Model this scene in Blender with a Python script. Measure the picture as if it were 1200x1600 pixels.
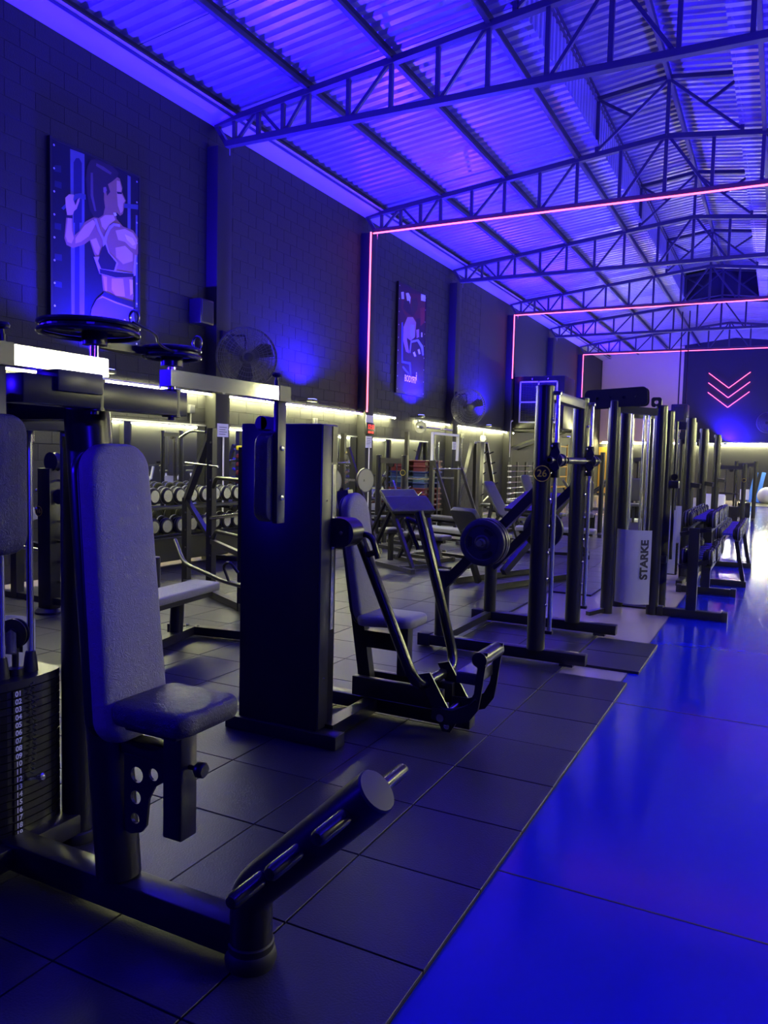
import bpy, bmesh, math, random
from mathutils import Vector, Matrix
random.seed(7)
for _o in list(bpy.data.objects): bpy.data.objects.remove(_o)
S = bpy.context.scene
COL = S.collection
# ------------------------------------------------------------------ camera
YAW, PITCH, ROLL, FPX, CAMH = 0.470258575, 0.0699627904, -0.0242615612, 1208.50791, 1.532
def _cam():
    cy, sy, cp, sp = math.cos(YAW), math.sin(YAW), math.cos(PITCH), math.sin(PITCH)
    f = Vector((-sy*cp, cy*cp, -sp)); r = Vector((cy, sy, 0)); d = f.cross(r)
    cr, sr = math.cos(ROLL), math.sin(ROLL)
    R, D = cr*r + sr*d, -sr*r + cr*d
    c = bpy.data.cameras.new('camera'); o = bpy.data.objects.new('camera', c); COL.objects.link(o)
    U, B = -D, -f
    o.matrix_world = Matrix(((R.x, U.x, B.x, 0), (R.y, U.y, B.y, 0), (R.z, U.z, B.z, CAMH), (0, 0, 0, 1)))
    c.sensor_fit = 'VERTICAL'; c.sensor_height = 36; c.sensor_width = 27; c.lens = FPX/1600*36; c.clip_end = 200; c.clip_start = .05
    S.camera = o
_cam()
# ------------------------------------------------------------------ world, exposure, lights
W = bpy.data.worlds.new('world'); S.world = W; W.use_nodes = True
W.node_tree.nodes['Background'].inputs[0].default_value = (.01, .012, .03, 1)
W.node_tree.nodes['Background'].inputs[1].default_value = .2
S.view_settings.view_transform = 'Standard'; S.view_settings.look = 'None'
S.view_settings.exposure = 0.3; S.view_settings.gamma = 1; S.view_settings.use_curve_mapping = False
TUBE = 160.0          # strength of the white tube lights
FLOOD = 2900.0       # watts of each blue floodlight
FLOODC = (.018, .003, 1.0)
LEDRED = 4.0
BAYS = [-2.4 + 4.75*k for k in range(9)]      # mid-bay positions of the blue floods
TRUSS_Y = [9.45 + 4.75*k for k in range(6)]
XL, XR, YF, YB, XC = -7.8, 3.8, -4.5, 38.0, -2.0
# ------------------------------------------------------------------ materials
MATS = {}
def mat(name, col, rough=.5, metal=0., spec=.5, emit=None, es=0., bump=None, vary=0., alpha=None, coat=0.):
    m = bpy.data.materials.new(name); m.use_nodes = True; nt = m.node_tree; b = nt.nodes['Principled BSDF']
    b.inputs['Base Color'].default_value = (*col, 1); b.inputs['Roughness'].default_value = rough
    b.inputs['Metallic'].default_value = metal; b.inputs['Specular IOR Level'].default_value = spec
    if coat: b.inputs['Coat Weight'].default_value = coat; b.inputs['Coat Roughness'].default_value = .15
    if emit: b.inputs['Emission Color'].default_value = (*emit, 1); b.inputs['Emission Strength'].default_value = es
    if alpha is not None: b.inputs['Alpha'].default_value = alpha
    tc = nt.nodes.new('ShaderNodeTexCoord')
    if bump:
        sc, st = bump[0], bump[1]
        n = nt.nodes.new('ShaderNodeTexNoise'); n.inputs['Scale'].default_value = sc; n.inputs['Detail'].default_value = 4
        bp = nt.nodes.new('ShaderNodeBump'); bp.inputs['Strength'].default_value = st; bp.inputs['Distance'].default_value = .01
        nt.links.new(tc.outputs['Object'], n.inputs['Vector']); nt.links.new(n.outputs['Fac'], bp.inputs['Height'])
        nt.links.new(bp.outputs['Normal'], b.inputs['Normal'])
    if vary:
        n2 = nt.nodes.new('ShaderNodeTexNoise'); n2.inputs['Scale'].default_value = 3.1; n2.inputs['Detail'].default_value = 6
        oi = nt.nodes.new('ShaderNodeObjectInfo'); ad = nt.nodes.new('ShaderNodeMath'); ad.operation = 'ADD'
        mr = nt.nodes.new('ShaderNodeMapRange'); mr.inputs[1].default_value = .3; mr.inputs[2].default_value = 1.7
        mr.inputs[3].default_value = 1-vary; mr.inputs[4].default_value = 1+vary
        mx = nt.nodes.new('ShaderNodeVectorMath'); mx.operation = 'SCALE'; mx.inputs[0].default_value = col
        nt.links.new(tc.outputs['Object'], n2.inputs['Vector'])
        nt.links.new(n2.outputs['Fac'], ad.inputs[0]); nt.links.new(oi.outputs['Random'], ad.inputs[1])
        nt.links.new(ad.outputs[0], mr.inputs[0]); nt.links.new(mr.outputs[0], mx.inputs['Scale'])
        nt.links.new(mx.outputs[0], b.inputs['Base Color'])
    MATS[name] = m
    return m
def leather(name, col, rough=.42):
    m = mat(name, col, rough); nt = m.node_tree; b = nt.nodes['Principled BSDF']
    tc = nt.nodes.new('ShaderNodeTexCoord'); nz = nt.nodes.new('ShaderNodeTexNoise'); nz.inputs['Scale'].default_value = 26
    nz.inputs['Detail'].default_value = 5; nz.inputs['Distortion'].default_value = 2.2
    v = nt.nodes.new('ShaderNodeTexVoronoi'); v.feature = 'DISTANCE_TO_EDGE'; v.inputs['Scale'].default_value = 48
    mx = nt.nodes.new('ShaderNodeMixRGB'); mx.blend_type = 'ADD'; mx.inputs[0].default_value = .12
    nt.links.new(tc.outputs['Object'], mx.inputs[1]); nt.links.new(tc.outputs['Object'], nz.inputs['Vector'])
    nt.links.new(nz.outputs['Color'], mx.inputs[2]); nt.links.new(mx.outputs[0], v.inputs['Vector'])
    ad = nt.nodes.new('ShaderNodeMath'); ad.operation = 'ADD'
    nt.links.new(v.outputs['Distance'], ad.inputs[0]); nt.links.new(nz.outputs['Fac'], ad.inputs[1])
    bp = nt.nodes.new('ShaderNodeBump'); bp.inputs['Strength'].default_value = .5; bp.inputs['Distance'].default_value = .008
    nt.links.new(ad.outputs[0], bp.inputs['Height']); nt.links.new(bp.outputs['Normal'], b.inputs['Normal'])
    return m
mat('black', (.018, .018, .02), .30, 0, .5)
mat('black_gloss', (.013, .013, .015), .24, 0, .55)
mat('graphite', (.05, .05, .052), .34, .3)
mat('greysteel', (.22, .22, .22), .38, .6)
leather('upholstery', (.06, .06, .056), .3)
leather('upholstery_lit', (.3, .3, .235), .32)  # same upholstery, paler and yellower: lamp light put into its colour
mat('stitch', (.012, .012, .012), .6)
mat('chrome', (.82, .82, .84), .1, 1.)
mat('rod', (.75, .75, .76), .26, .9)
mat('steel', (.55, .55, .57), .25, 1.)
mat('zinc', (.7, .7, .7), .35, .8)
mat('plastic', (.01, .01, .012), .35)
mat('rubber', (.02, .02, .022), .55)
mat('plate_rubber', (.045, .045, .05), .34, bump=(60, .1))
mat('mirror', (.74, .76, .75), .015, 1.)
mat('white', (.75, .75, .73), .5)
mat('paper', (.85, .85, .86), .7)
mat('ink', (.02, .02, .025), .6)
mat('frosted', (.62, .63, .66), .5, 0, .5, alpha=.55)
mat('yellow', (.75, .6, .03), .5)
mat('yellow_wall', (.72, .42, .05), .6)
mat('red', (.12, .012, .018), .5)
mat('blue_paint', (.01, .025, .12), .5)
mat('blue_foam', (.02, .12, .55), .55)
mat('lightblue', (.05, .1, .17), .5)
mat('ball', (.7, .7, .72), .4)
mat('tile', (.031, .030, .034), .38, 0, .5, bump=(130, .2), vary=.3)
mat('floor_base', (.42, .35, .33), .18, 0, .5, bump=(5, .06))
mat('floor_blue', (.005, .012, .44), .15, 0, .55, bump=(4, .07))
mat('joint', (.01, .01, .05), .6)
mat('block', (.024, .024, .025), .62, 0, .35, bump=(70, .35), vary=.12)
mat('mortar', (.024, .024, .025), .75)
mat('wallpaint', (.025, .025, .026), .62, 0, .35, bump=(40, .2))
mat('wall_dark', (.035, .035, .04), .62, 0, .35, bump=(40, .2))
mat('beige', (.72, .55, .42), .7, bump=(40, .1))
mat('sheet', (.45, .45, .47), .3, .55, .5, bump=(3, .05), vary=.12)
mat('flashing', (.5, .5, .52), .45, .3)
mat('truss', (.06, .06, .065), .45, .1)
mat('purlin', (.07, .07, .075), .45, .2)
mat('tube', (1, 1, 1), .4, emit=(1., .98, .46), es=TUBE)
mat('tube_boosted', (1, 1, 1), .4, emit=(1., .98, .46), es=TUBE*2.3)  # same single tubes, emission raised to throw more white light
mat('tube_body', (.7, .7, .7), .5)
mat('flood_lens', (.1, .1, 1), .3, emit=(.12, .12, 1.), es=14)
mat('led_red', (1, .1, .2), .4, emit=(1., .10, .16), es=LEDRED)
mat('led_digit', (1, .05, .05), .4, emit=(1., .06, .03), es=1.8)
mat('numbers', (.85, .85, .9), .4)
mat('db_rubber', (.013, .013, .014), .5, 0, .3)
mat('fanwire', (.12, .12, .12), .35, .6)
mat('filter', (.03, .03, .035), .8)
mat('rope', (.35, .3, .25), .8)
# ------------------------------------------------------------------ mesh helpers
V = Vector
def nrm(v): return V(v).normalized()
def frame(d, up=(0, 0, 1)):
    d = nrm(d); u = V(up)
    if abs(d.dot(u)) > .98: u = V((1, 0, 0))
    a = u.cross(d).normalized(); b = d.cross(a).normalized()
    return a, b, d
class G:
    def __init__(s): s.v = []; s.f = []
    def add(s, vs, fs):
        n = len(s.v); s.v += [V(p) for p in vs]; s.f += [tuple(i+n for i in f) for f in fs]; return s
    def obox(s, c, a, b, d):
        c, a, b, d = V(c), V(a), V(b), V(d)
        vs = [c+i*a+j*b+k*d for i in (-1, 1) for j in (-1, 1) for k in (-1, 1)]
        return s.add(vs, [(0, 1, 3, 2), (4, 6, 7, 5), (0, 4, 5, 1), (2, 3, 7, 6), (0, 2, 6, 4), (1, 5, 7, 3)])
    def box(s, x0, x1, y0, y1, z0, z1):
        return s.obox(((x0+x1)/2, (y0+y1)/2, (z0+z1)/2), ((x1-x0)/2, 0, 0), (0, (y1-y0)/2, 0), (0, 0, (z1-z0)/2))
    def bbox(s, x0, x1, y0, y1, z0, z1, r=.008):
        # box with chamfered edges
        cx, cy, cz = (x0+x1)/2, (y0+y1)/2, (z0+z1)/2; hx, hy, hz = (x1-x0)/2, (y1-y0)/2, (z1-z0)/2
        bm = bmesh.new(); bmesh.ops.create_cube(bm, size=2)
        for v in bm.verts: v.co = V((v.co.x*hx, v.co.y*hy, v.co.z*hz))
        bmesh.ops.bevel(bm, geom=bm.edges[:], offset=min(r, .45*min(hx, hy, hz)*2), segments=2, affect='EDGES', profile=.5)
        bm.verts.index_update()
        s.add([v.co+V((cx, cy, cz)) for v in bm.verts], [[v.index for v in f.verts] for f in bm.faces]); bm.free(); return s
    def bar(s, p, q, w, h, up=(0, 0, 1)):
        p, q = V(p), V(q); a, b, d = frame(q-p, up)
        return s.obox((p+q)/2, a*w/2, b*h/2, (q-p)/2)
    def tube(s, p, q, r, n=14, r2=None):
        p, q = V(p), V(q); r2 = r if r2 is None else r2; a, b, d = frame(q-p)
        vs = [p+(a*math.cos(t)+b*math.sin(t))*r for t in [2*math.pi*i/n for i in range(n)]]
        vs += [q+(a*math.cos(t)+b*math.sin(t))*r2 for t in [2*math.pi*i/n for i in range(n)]]
        return s.add(vs, [(i, (i+1) % n, n+(i+1) % n, n+i) for i in range(n)]+[tuple(range(n-1, -1, -1)), tuple(range(n, 2*n))])
    def lathe(s, o, ax, prof, n=20):
        o = V(o); a, b, d = frame(ax); vs = []; fs = []
        for r, h in prof: vs += [o+d*h+(a*math.cos(2*math.pi*i/n)+b*math.sin(2*math.pi*i/n))*max(r, 1e-4) for i in range(n)]
        m = len(prof)
        for j in range(m-1): fs += [(j*n+i, j*n+(i+1) % n, (j+1)*n+(i+1) % n, (j+1)*n+i) for i in range(n)]
        fs += [tuple(range(n-1, -1, -1)), tuple(range((m-1)*n, m*n))]
        return s.add(vs, fs)
    def sweep(s, pts, r, n=12, closed=False):
        pts = [V(p) for p in pts]; m = len(pts); vs = []; prev = None
        for i, p in enumerate(pts):
            if closed: t = nrm(pts[(i+1) % m]-pts[i-1])
            else:
                t = nrm((pts[min(i+1, m-1)]-p).normalized()+(p-pts[max(i-1, 0)]).normalized()) if 0 < i < m-1 else nrm(pts[min(i+1, m-1)]-pts[max(i-1, 0)])
            if prev is None: a, b, _ = frame(t)
            else:
                a = (prev-t*prev.dot(t)).normalized(); b = t.cross(a)
            prev = a
            vs += [p+(a*math.cos(2*math.pi*k/n)+b*math.sin(2*math.pi*k/n))*r for k in range(n)]
        fs = []
        for j in range(m if closed else m-1):
            j2 = (j+1) % m
            fs += [(j*n+k, j*n+(k+1) % n, j2*n+(k+1) % n, j2*n+k) for k in range(n)]
        if not closed: fs += [tuple(range(n-1, -1, -1)), tuple(range((m-1)*n, m*n))]
        return s.add(vs, fs)
    def prism(s, poly, o, U, Vv, N):
        o, U, Vv, N = V(o), V(U), V(Vv), V(N); n = len(poly)
        vs = [o+U*x+Vv*y for x, y in poly]; vs += [p+N for p in vs]
        return s.add(vs, [tuple(range(n-1, -1, -1)), tuple(range(n, 2*n))]+[(i, (i+1) % n, n+(i+1) % n, n+i) for i in range(n)])
    def plate(s, poly, holes, o, U, Vv, N):
        bm = bmesh.new(); edges = []
        for loop in [poly]+holes:
            vs = [bm.verts.new((x, y, 0)) for x, y in loop]
            edges += [bm.edges.new((vs[i], vs[(i+1) % len(vs)])) for i in range(len(vs))]
        bmesh.ops.triangle_fill(bm, edges=edges, use_beauty=True, use_dissolve=False, normal=(0, 0, 1))
        bmesh.ops.recalc_face_normals(bm, faces=bm.faces[:])
        r = bmesh.ops.extrude_face_region(bm, geom=bm.faces[:])
        for e in r['geom']:
            if isinstance(e, bmesh.types.BMVert): e.co.z = 1
        bm.verts.index_update(); o, U, Vv, N = V(o), V(U), V(Vv), V(N)
        s.add([o+U*v.co.x+Vv*v.co.y+N*v.co.z for v in bm.verts], [[v.index for v in f.verts] for f in bm.faces]); bm.free(); return s
    def pad(s, poly, o, U, Vv, N, t, r=.018, crown=.006):
        # cushion: outline in (U,V), thickness t along N, rounded edges, slightly crowned front
        o, U, Vv, N = V(o), nrm(U), nrm(Vv), nrm(N); n = len(poly)
        P = [V((x, y)) for x, y in poly]
        area = sum(P[i].x*P[(i+1) % n].y-P[(i+1) % n].x*P[i].y for i in range(n)); sg = 1 if area > 0 else -1
        nr = []
        for i in range(n):
            e1 = (P[i]-P[i-1]).normalized(); e2 = (P[(i+1) % n]-P[i]).normalized(); q = (e1+e2)
            q = q.normalized() if q.length > 1e-6 else e1
            nr.append(V((-q.y, q.x))*sg)
        prof = [(r, 0), (r*.3, r*.25), (0, r*.9), (0, t-r), (r*.12, t-r*.62), (r*.4, t-r*.25), (r, t), (r*2.6, t+crown)]
        vs = []; fs = []
        for ins, h in prof: vs += [o+U*(P[i].x+nr[i].x*ins)+Vv*(P[i].y+nr[i].y*ins)+N*h for i in range(n)]
        for j in range(len(prof)-1): fs += [(j*n+i, j*n+(i+1) % n, (j+1)*n+(i+1) % n, (j+1)*n+i) for i in range(n)]
        fs += [tuple(range(n-1, -1, -1)), tuple(range((len(prof)-1)*n, len(prof)*n))]
        return s.add(vs, fs)
def rrect(w, h, r, n=5, cx=0, cy=0, w2=None):
    # rounded rectangle, optionally narrower at the top (w2)
    out = []; w2 = w if w2 is None else w2
    for (sx, sy, a0) in ((1, -1, -90), (1, 1, 0), (-1, 1, 90), (-1, -1, 180)):
        ww = w2 if sy > 0 else w
        for i in range(n+1):
            a = math.radians(a0+90*i/n)
            out.append((cx+sx*(ww/2-r)+r*math.cos(a), cy+sy*(h/2-r)+r*math.sin(a)))
    return out
def circ(cx, cy, r, n=14): return [(cx+r*math.cos(2*math.pi*i/n), cy+r*math.sin(2*math.pi*i/n)) for i in range(n)]
def fillet(pts, rad, seg=5):
    pts = [V(p) for p in pts]; out = [pts[0]]
    for i in range(1, len(pts)-1):
        a, b, c = pts[i-1], pts[i], pts[i+1]; d1 = min(rad, (a-b).length*.48); d2 = min(rad, (c-b).length*.48)
        p, q = b+(a-b).normalized()*d1, b+(c-b).normalized()*d2
        for k in range(seg+1):
            t = k/seg; out.append(p*(1-t)**2+b*2*t*(1-t)+q*t*t)
    return out+[pts[-1]]
ORG = {}
def mesh(name, g, off=V((0, 0, 0)), smooth=True):
    me = bpy.data.meshes.new(name)
    me.from_pydata([tuple(p-off) for p in g.v], [], [tuple(f) for f in g.f]); me.update()
    bm = bmesh.new(); bm.from_mesh(me); bmesh.ops.recalc_face_normals(bm, faces=bm.faces[:]); bm.to_mesh(me); bm.free()
    if smooth: me.shade_smooth(); me.set_sharp_from_angle(angle=math.radians(38))
    return me
def obj(name, g, m, parent=None, smooth=True, label=None, kind=None):
    off = ORG.get(parent.name, V((0, 0, 0))) if parent else V((0, 0, 0))
    me = g if isinstance(g, bpy.types.Mesh) else mesh(name, g, off, smooth)
    if len(me.materials) == 0: me.materials.append(MATS[m])
    o = bpy.data.objects.new(name, me); COL.objects.link(o)
    if parent: o.parent = parent; ORG[o.name] = off
    if label: o['label'] = label
    if kind: o['kind'] = kind
    return o
def thing(name, label, cat, loc=(0, 0, 0), rz=0, group=None, local=False):
    o = bpy.data.objects.new(name, None); COL.objects.link(o); o.empty_display_size = .2
    o.location = loc; o.rotation_euler = (0, 0, rz); o['label'] = label; o['category'] = cat
    if group: o['group'] = group
    ORG[o.name] = V((0, 0, 0)) if local else V(loc)
    return o
def tag(o, label, cat, group=None):
    o['label'] = label; o['category'] = cat
    if group: o['group'] = group
    return o
def solo(name, g, m, label, cat, loc, group=None, smooth=True):
    # a thing that is a single mesh, with its origin at loc
    me = mesh(name, g, V(loc), smooth); me.materials.append(MATS[m])
    o = bpy.data.objects.new(name, me); COL.objects.link(o); o.location = loc
    return tag(o, label, cat, group)
def struct(name, g, m, parent=None, smooth=False):
    o = obj(name, g, m, parent, smooth)
    if not parent: o['kind'] = 'structure'
    return o
def dup(o, parent=None, loc=None, rz=None, label=None, group=None):
    c = o.copy(); COL.objects.link(c)
    if parent: c.parent = parent
    if loc is not None: c.location = loc
    if rz is not None: c.rotation_euler = (c.rotation_euler.x, c.rotation_euler.y, rz)
    if label: c['label'] = label
    if group: c['group'] = group
    for ch in [x for x in o.children]: dup(ch, c)
    return c
def text(name, s, size, o, U, Vv, m, parent, depth=.002, align='CENTER', bold=0., sx=1.):
    # flat lettering as a thin mesh, centred at o, reading along U
    cu = bpy.data.curves.new('t', 'FONT'); cu.body = s; cu.size = size; cu.align_x = align; cu.align_y = 'CENTER'; cu.extrude = depth/2; cu.offset = bold
    t = bpy.data.objects.new('t', cu); COL.objects.link(t)
    dg = bpy.context.evaluated_depsgraph_get(); dg.update(); me = bpy.data.meshes.new_from_object(t.evaluated_get(dg))
    bpy.data.objects.remove(t); bpy.data.curves.remove(cu)
    U, Vv = nrm(U), nrm(Vv); N = U.cross(Vv); off = ORG.get(parent.name, V((0, 0, 0)))
    for v in me.vertices: v.co = V(o)-off+U*v.co.x*sx+Vv*v.co.y+N*(v.co.z+depth/2)
    me.materials.clear(); me.materials.append(MATS[m]); me.name = name
    ob = bpy.data.objects.new(name, me); COL.objects.link(ob); ob.parent = parent; ORG[ob.name] = off
    return ob
# ================================================================== THE SETTING
ZF = -.02                                   # bare floor; the rubber tiles bring the surface to 0
fl = struct('floor', G().box(XL-.2, -.92, YF-.2, YB+.2, ZF-.1, ZF), 'floor_base')
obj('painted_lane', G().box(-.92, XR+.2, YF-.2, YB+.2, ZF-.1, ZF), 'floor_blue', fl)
for y in (-2.1, .3, 2.74, 5.1, 9.9, 14.7, 19.5, 24.3, 29.1, 33.9):
    obj('expansion_joint', G().box(-.9, XR, y-.004, y+.004, ZF, ZF+.0012), 'joint', fl)
obj('lane_edge', G().box(-.925, -.915, YF, YB, ZF, ZF+.0012), 'joint', fl)
# rubber tiles
TX, TY, TS = -.868, 2.048, .5
def tile_g(x, y, sx=.5, sy=.5):
    g = .0035; b = .0012; vs = []
    for ins, z in ((0, ZF), (0, -b), (b, 0)):
        vs += [(x+g+ins, y+g+ins, z), (x+sx-g-ins, y+g+ins, z), (x+sx-g-ins, y+sy-g-ins, z), (x+g+ins, y+sy-g-ins, z)]
    fs = [(8, 9, 10, 11)]
    for j in (0, 4): fs += [(j+i, j+(i+1) % 4, j+4+(i+1) % 4, j+4+i) for i in range(4)]
    return vs, fs
cells = []
for i in range(13):
    for j in range(-9, 42):
        x, y = TX-TS*(i+1), TY+TS*j
        if i == 0 and y > 5.3: continue
        if i == 1 and y > 6.9: continue
        if i == 2 and y > 7.4 and y < 8.6: continue
        cells.append((x, y))
cells += [(-1.34, 5.875), (-1.34, 6.375)]
def vis(c):
    dx, dy = c[0]+.25, c[1]+.25; d = -.4525*dx+.8917*dy; u = (.8917*dx+.4525*dy)
    return (d > 1.0 and abs(u) < d*.56+.4), dx*dx+dy*dy
cells.sort(key=lambda c: (not vis(c)[0], vis(c)[1]))
tm = None
for k, (x, y) in enumerate(cells[:300]):
    if tm is None:
        g = G().add(*tile_g(-.25, -.25)); tm = mesh('rubber_tile', g, V((0, 0, 0)), False); tm.materials.append(MATS['tile'])
    o = bpy.data.objects.new('rubber_tile', tm); COL.objects.link(o); o.parent = fl; o.location = (x+.25, y+.25, random.uniform(-.0015, .0))
g = G()
for x, y in cells[300:]: g.add(*tile_g(x, y))
u = G()
for x, y in cells: u.add([(x, y, -.013), (x+.5, y, -.013), (x+.5, y+.5, -.013), (x, y+.5, -.013)], [(0, 1, 2, 3)])
obj('tile_underlay', u, 'rubber', fl, False)
obj('rubber_tiles', g, 'tile', fl, False, kind='stuff')
# ---------------- walls
MIR = [(7.42, 9.26), (9.68, 13.98), (14.36, 17.6)]      # mirrors between the pilasters, z .12 to 1.95
wl = struct('wall_left', G().box(XL-.3, XL-.008, YF, YB, ZF, 6.43), 'mortar')
wr = struct('wall_right', G().box(XR, XR+.3, YF, YB, ZF, 6.43), 'wallpaint')
struct('wall_front', G().box(XL-.3, XR+.3, YF-.3, YF, ZF, 8.4), 'wallpaint')
wb = struct('wall_back', G().box(XL-.3, XR+.3, YB, YB+.3, ZF, 8.4), 'wall_dark')
obj('beige_panel', G().box(XL+.02, -4.13, YB-.03, YB, 2.45, 6.95), 'beige', wb, False)
obj('yellow_panel', G().box(XL+.02, -6.3, YB-.04, YB, .1, 2.3), 'yellow_wall', wb, False)
rowh, colw = .2, .4
bl = []
for r in range(32):
    z = .0+r*rowh; ph = .3 if r % 2 else .1
    for c in range(10, 52):
        y = c*colw+ph
        if z > -.01 and z+rowh < 1.96 and any(a-.1 < y and y+colw < b+.1 for a, b in MIR): continue
        if any(a+.1 < y and y+colw < b-.1 for a, b in ((6.47, 7.85), (15.72, 17.2))) and 3.0 < z < 5.0: continue
        bl.append((y, z))
def blk(y, z, L=.4, H=.2):
    q = .002; e = .0025; x0, x1 = XL-.008, XL-.003
    vs = [(x0, y+q, z+q), (x0, y+L-q, z+q), (x0, y+L-q, z+H-q), (x0, y+q, z+H-q), (x1, y+q+e, z+q+e), (x1, y+L-q-e, z+q+e), (x1, y+L-q-e, z+H-q-e), (x1, y+q+e, z+H-q-e)]
    return vs, [(4, 5, 6, 7)]+[(i, (i+1) % 4, 4+(i+1) % 4, 4+i) for i in range(4)]
def bvis(b):
    dx, dy, dz = XL, b[0]+.2, b[1]-CAMH; d = -.4525*dx+.8917*dy; u = .8917*dx+.4525*dy
    ok = d > 1 and abs(u) < d*.5 and dz < d*.55 and b[1] > 1.2
    return (not ok, d)
bl.sort(key=bvis)
bm_ = None
for y, z in bl[:300]:
    if bm_ is None:
        vs, fs = blk(-.2, -.1); bm_ = mesh('concrete_block', G().add([V(p)-V((XL, 0, 0)) for p in vs], fs), V((0, 0, 0)), False); bm_.materials.append(MATS['block'])
    o = bpy.data.objects.new('concrete_block', bm_); COL.objects.link(o); o.parent = wl; o.location = (XL+random.uniform(-.0015, .0005), y+.2, z+.1)
g = G()
for y, z in bl[300:]: g.add(*blk(y, z))
obj('concrete_blocks', g, 'block', wl, False, kind='stuff')
g = G()                                        # far and hidden stretches: plain painted skin
g.box(XL-.01, XL-.002, YF, 4.2, ZF, 6.43); g.box(XL-.01, XL-.002, 21.1, YB, ZF, 6.43)
obj('plain_stretch', g, 'wallpaint', wl, False)
for y in [4.7]+TRUSS_Y:                          # concrete pilasters under the trusses
    obj('pilaster', G().bbox(XL-.01, XL+.2, y-.17, y+.17, ZF, 6.06, .01), 'wallpaint', wl)
    obj('pilaster', G().bbox(XR-.2, XR+.01, y-.17, y+.17, ZF, 6.06, .01), 'wallpaint', wr)
# ---------------- roof
def zr(x): return 7.22-(abs(x-XC))/5.8*.66       # underside of the sheets
ce = struct('ceiling', G().add([(XL, YF, 6.41), (XL, YB, 6.41), (-7.36, YB, 6.5), (-7.36, YF, 6.5)], [(0, 1, 2, 3)]).add([(XR, YF, 6.41), (XR, YB, 6.41), (3.36, YB, 6.5), (3.36, YF, 6.5)], [(0, 3, 2, 1)]), 'flashing')
def sheet(name, a, b, amp=.05):
    # one metre of trapezoid sheeting between two points a, b in the XZ plane; ribs run from a to b
    a, b = V(a), V(b); d = nrm(b-a); n = V((0, 1, 0)).cross(d).normalized()
    if n.z < 0 or (abs(n.z) < .1 and n.x > 0): n = -n
    prof = []
    for k in range(5):
        y = -.5+k*.2; prof += [(y, 0), (y+.07, 0), (y+.095, amp), (y+.155, amp), (y+.18, 0)]
    prof.append((.515, 0)); m = len(prof); g = G()
    vs = [p+V((0, y, 0))+n*h for p in (a, b) for y, h in prof]
    g.add(vs, [(i, i+1, m+i+1, m+i) for i in range(m-1)])
    me = mesh(name, g, V((0, 0, 0)), False); me.materials.append(MATS['sheet']); return me
SH = [sheet('roof_sheet', (-7.5, 0, zr(-7.5)), (-3.12, 0, zr(-3.12))), sheet('roof_sheet', (3.5, 0, zr(3.5)), (-.88, 0, zr(-.88))),
      sheet('monitor_roof_sheet', (-3.35, 0, 8.02), (-1.97, 0, 8.2)), sheet('monitor_roof_sheet', (-.65, 0, 8.02), (-2.03, 0, 8.2)),
      sheet('monitor_side_sheet', (-3.2, 0, 7.09), (-3.2, 0, 7.98), .028), sheet('monitor_side_sheet', (-.8, 0, 7.09), (-.8, 0, 7.98), .028)]
SH += [sheet('roof_sheet', (-3.12, 0, zr(-3.12)), (-1.98, 0, zr(-1.98))), sheet('roof_sheet', (-.88, 0, zr(-.88)), (-2.02, 0, zr(-2.02)))]
obj('monitor_end', G().prism([(-3.2, 7.05), (-.8, 7.05), (-.8, 8.0), (-2, 8.2), (-3.2, 8.0)], (0, 28.6, 0), (1, 0, 0), (0, 0, 1), (0, .03, 0)), 'wall_dark', ce, False)
for k in range(43):
    for si, me in enumerate(SH):
        if (2 <= si <= 5 and YF+k > 28.3) or (si > 5 and YF+k < 28.3): continue
        o = bpy.data.objects.new(me.name.split('.')[0], me); COL.objects.link(o); o.parent = ce
        o.location = (0, YF+k+.5, .004*(k % 2)); o.rotation_euler = (random.uniform(-.003, .003), 0, 0)
def purlin(x, z, name='purlin', y1=YB):
    # C-section purlin with its fixing cleats
    s = 1 if x < XC else -1; t = .004; h = .12; w = .06; g = G()
    g.box(x-w/2, x+w/2, YF, y1, z, z+t); g.box(x-w/2, x+w/2, YF, y1, z+h-t, z+h); g.box(x-s*w/2-t/2, x-s*w/2+t/2, YF, y1, z, z+h)
    p = obj(name, g, 'purlin', ce, False)
    return p
PX = [-7.43, -6.14, -4.85, -3.50]
for x in PX:
    for q in (x, 2*XC-x): purlin(q, zr(q)-.125)
for x, z in ((-3.19, 7.93), (-.81, 7.93), (-2.0, 8.07)): purlin(x, z-.06, 'monitor_purlin', 28.6)
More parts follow.
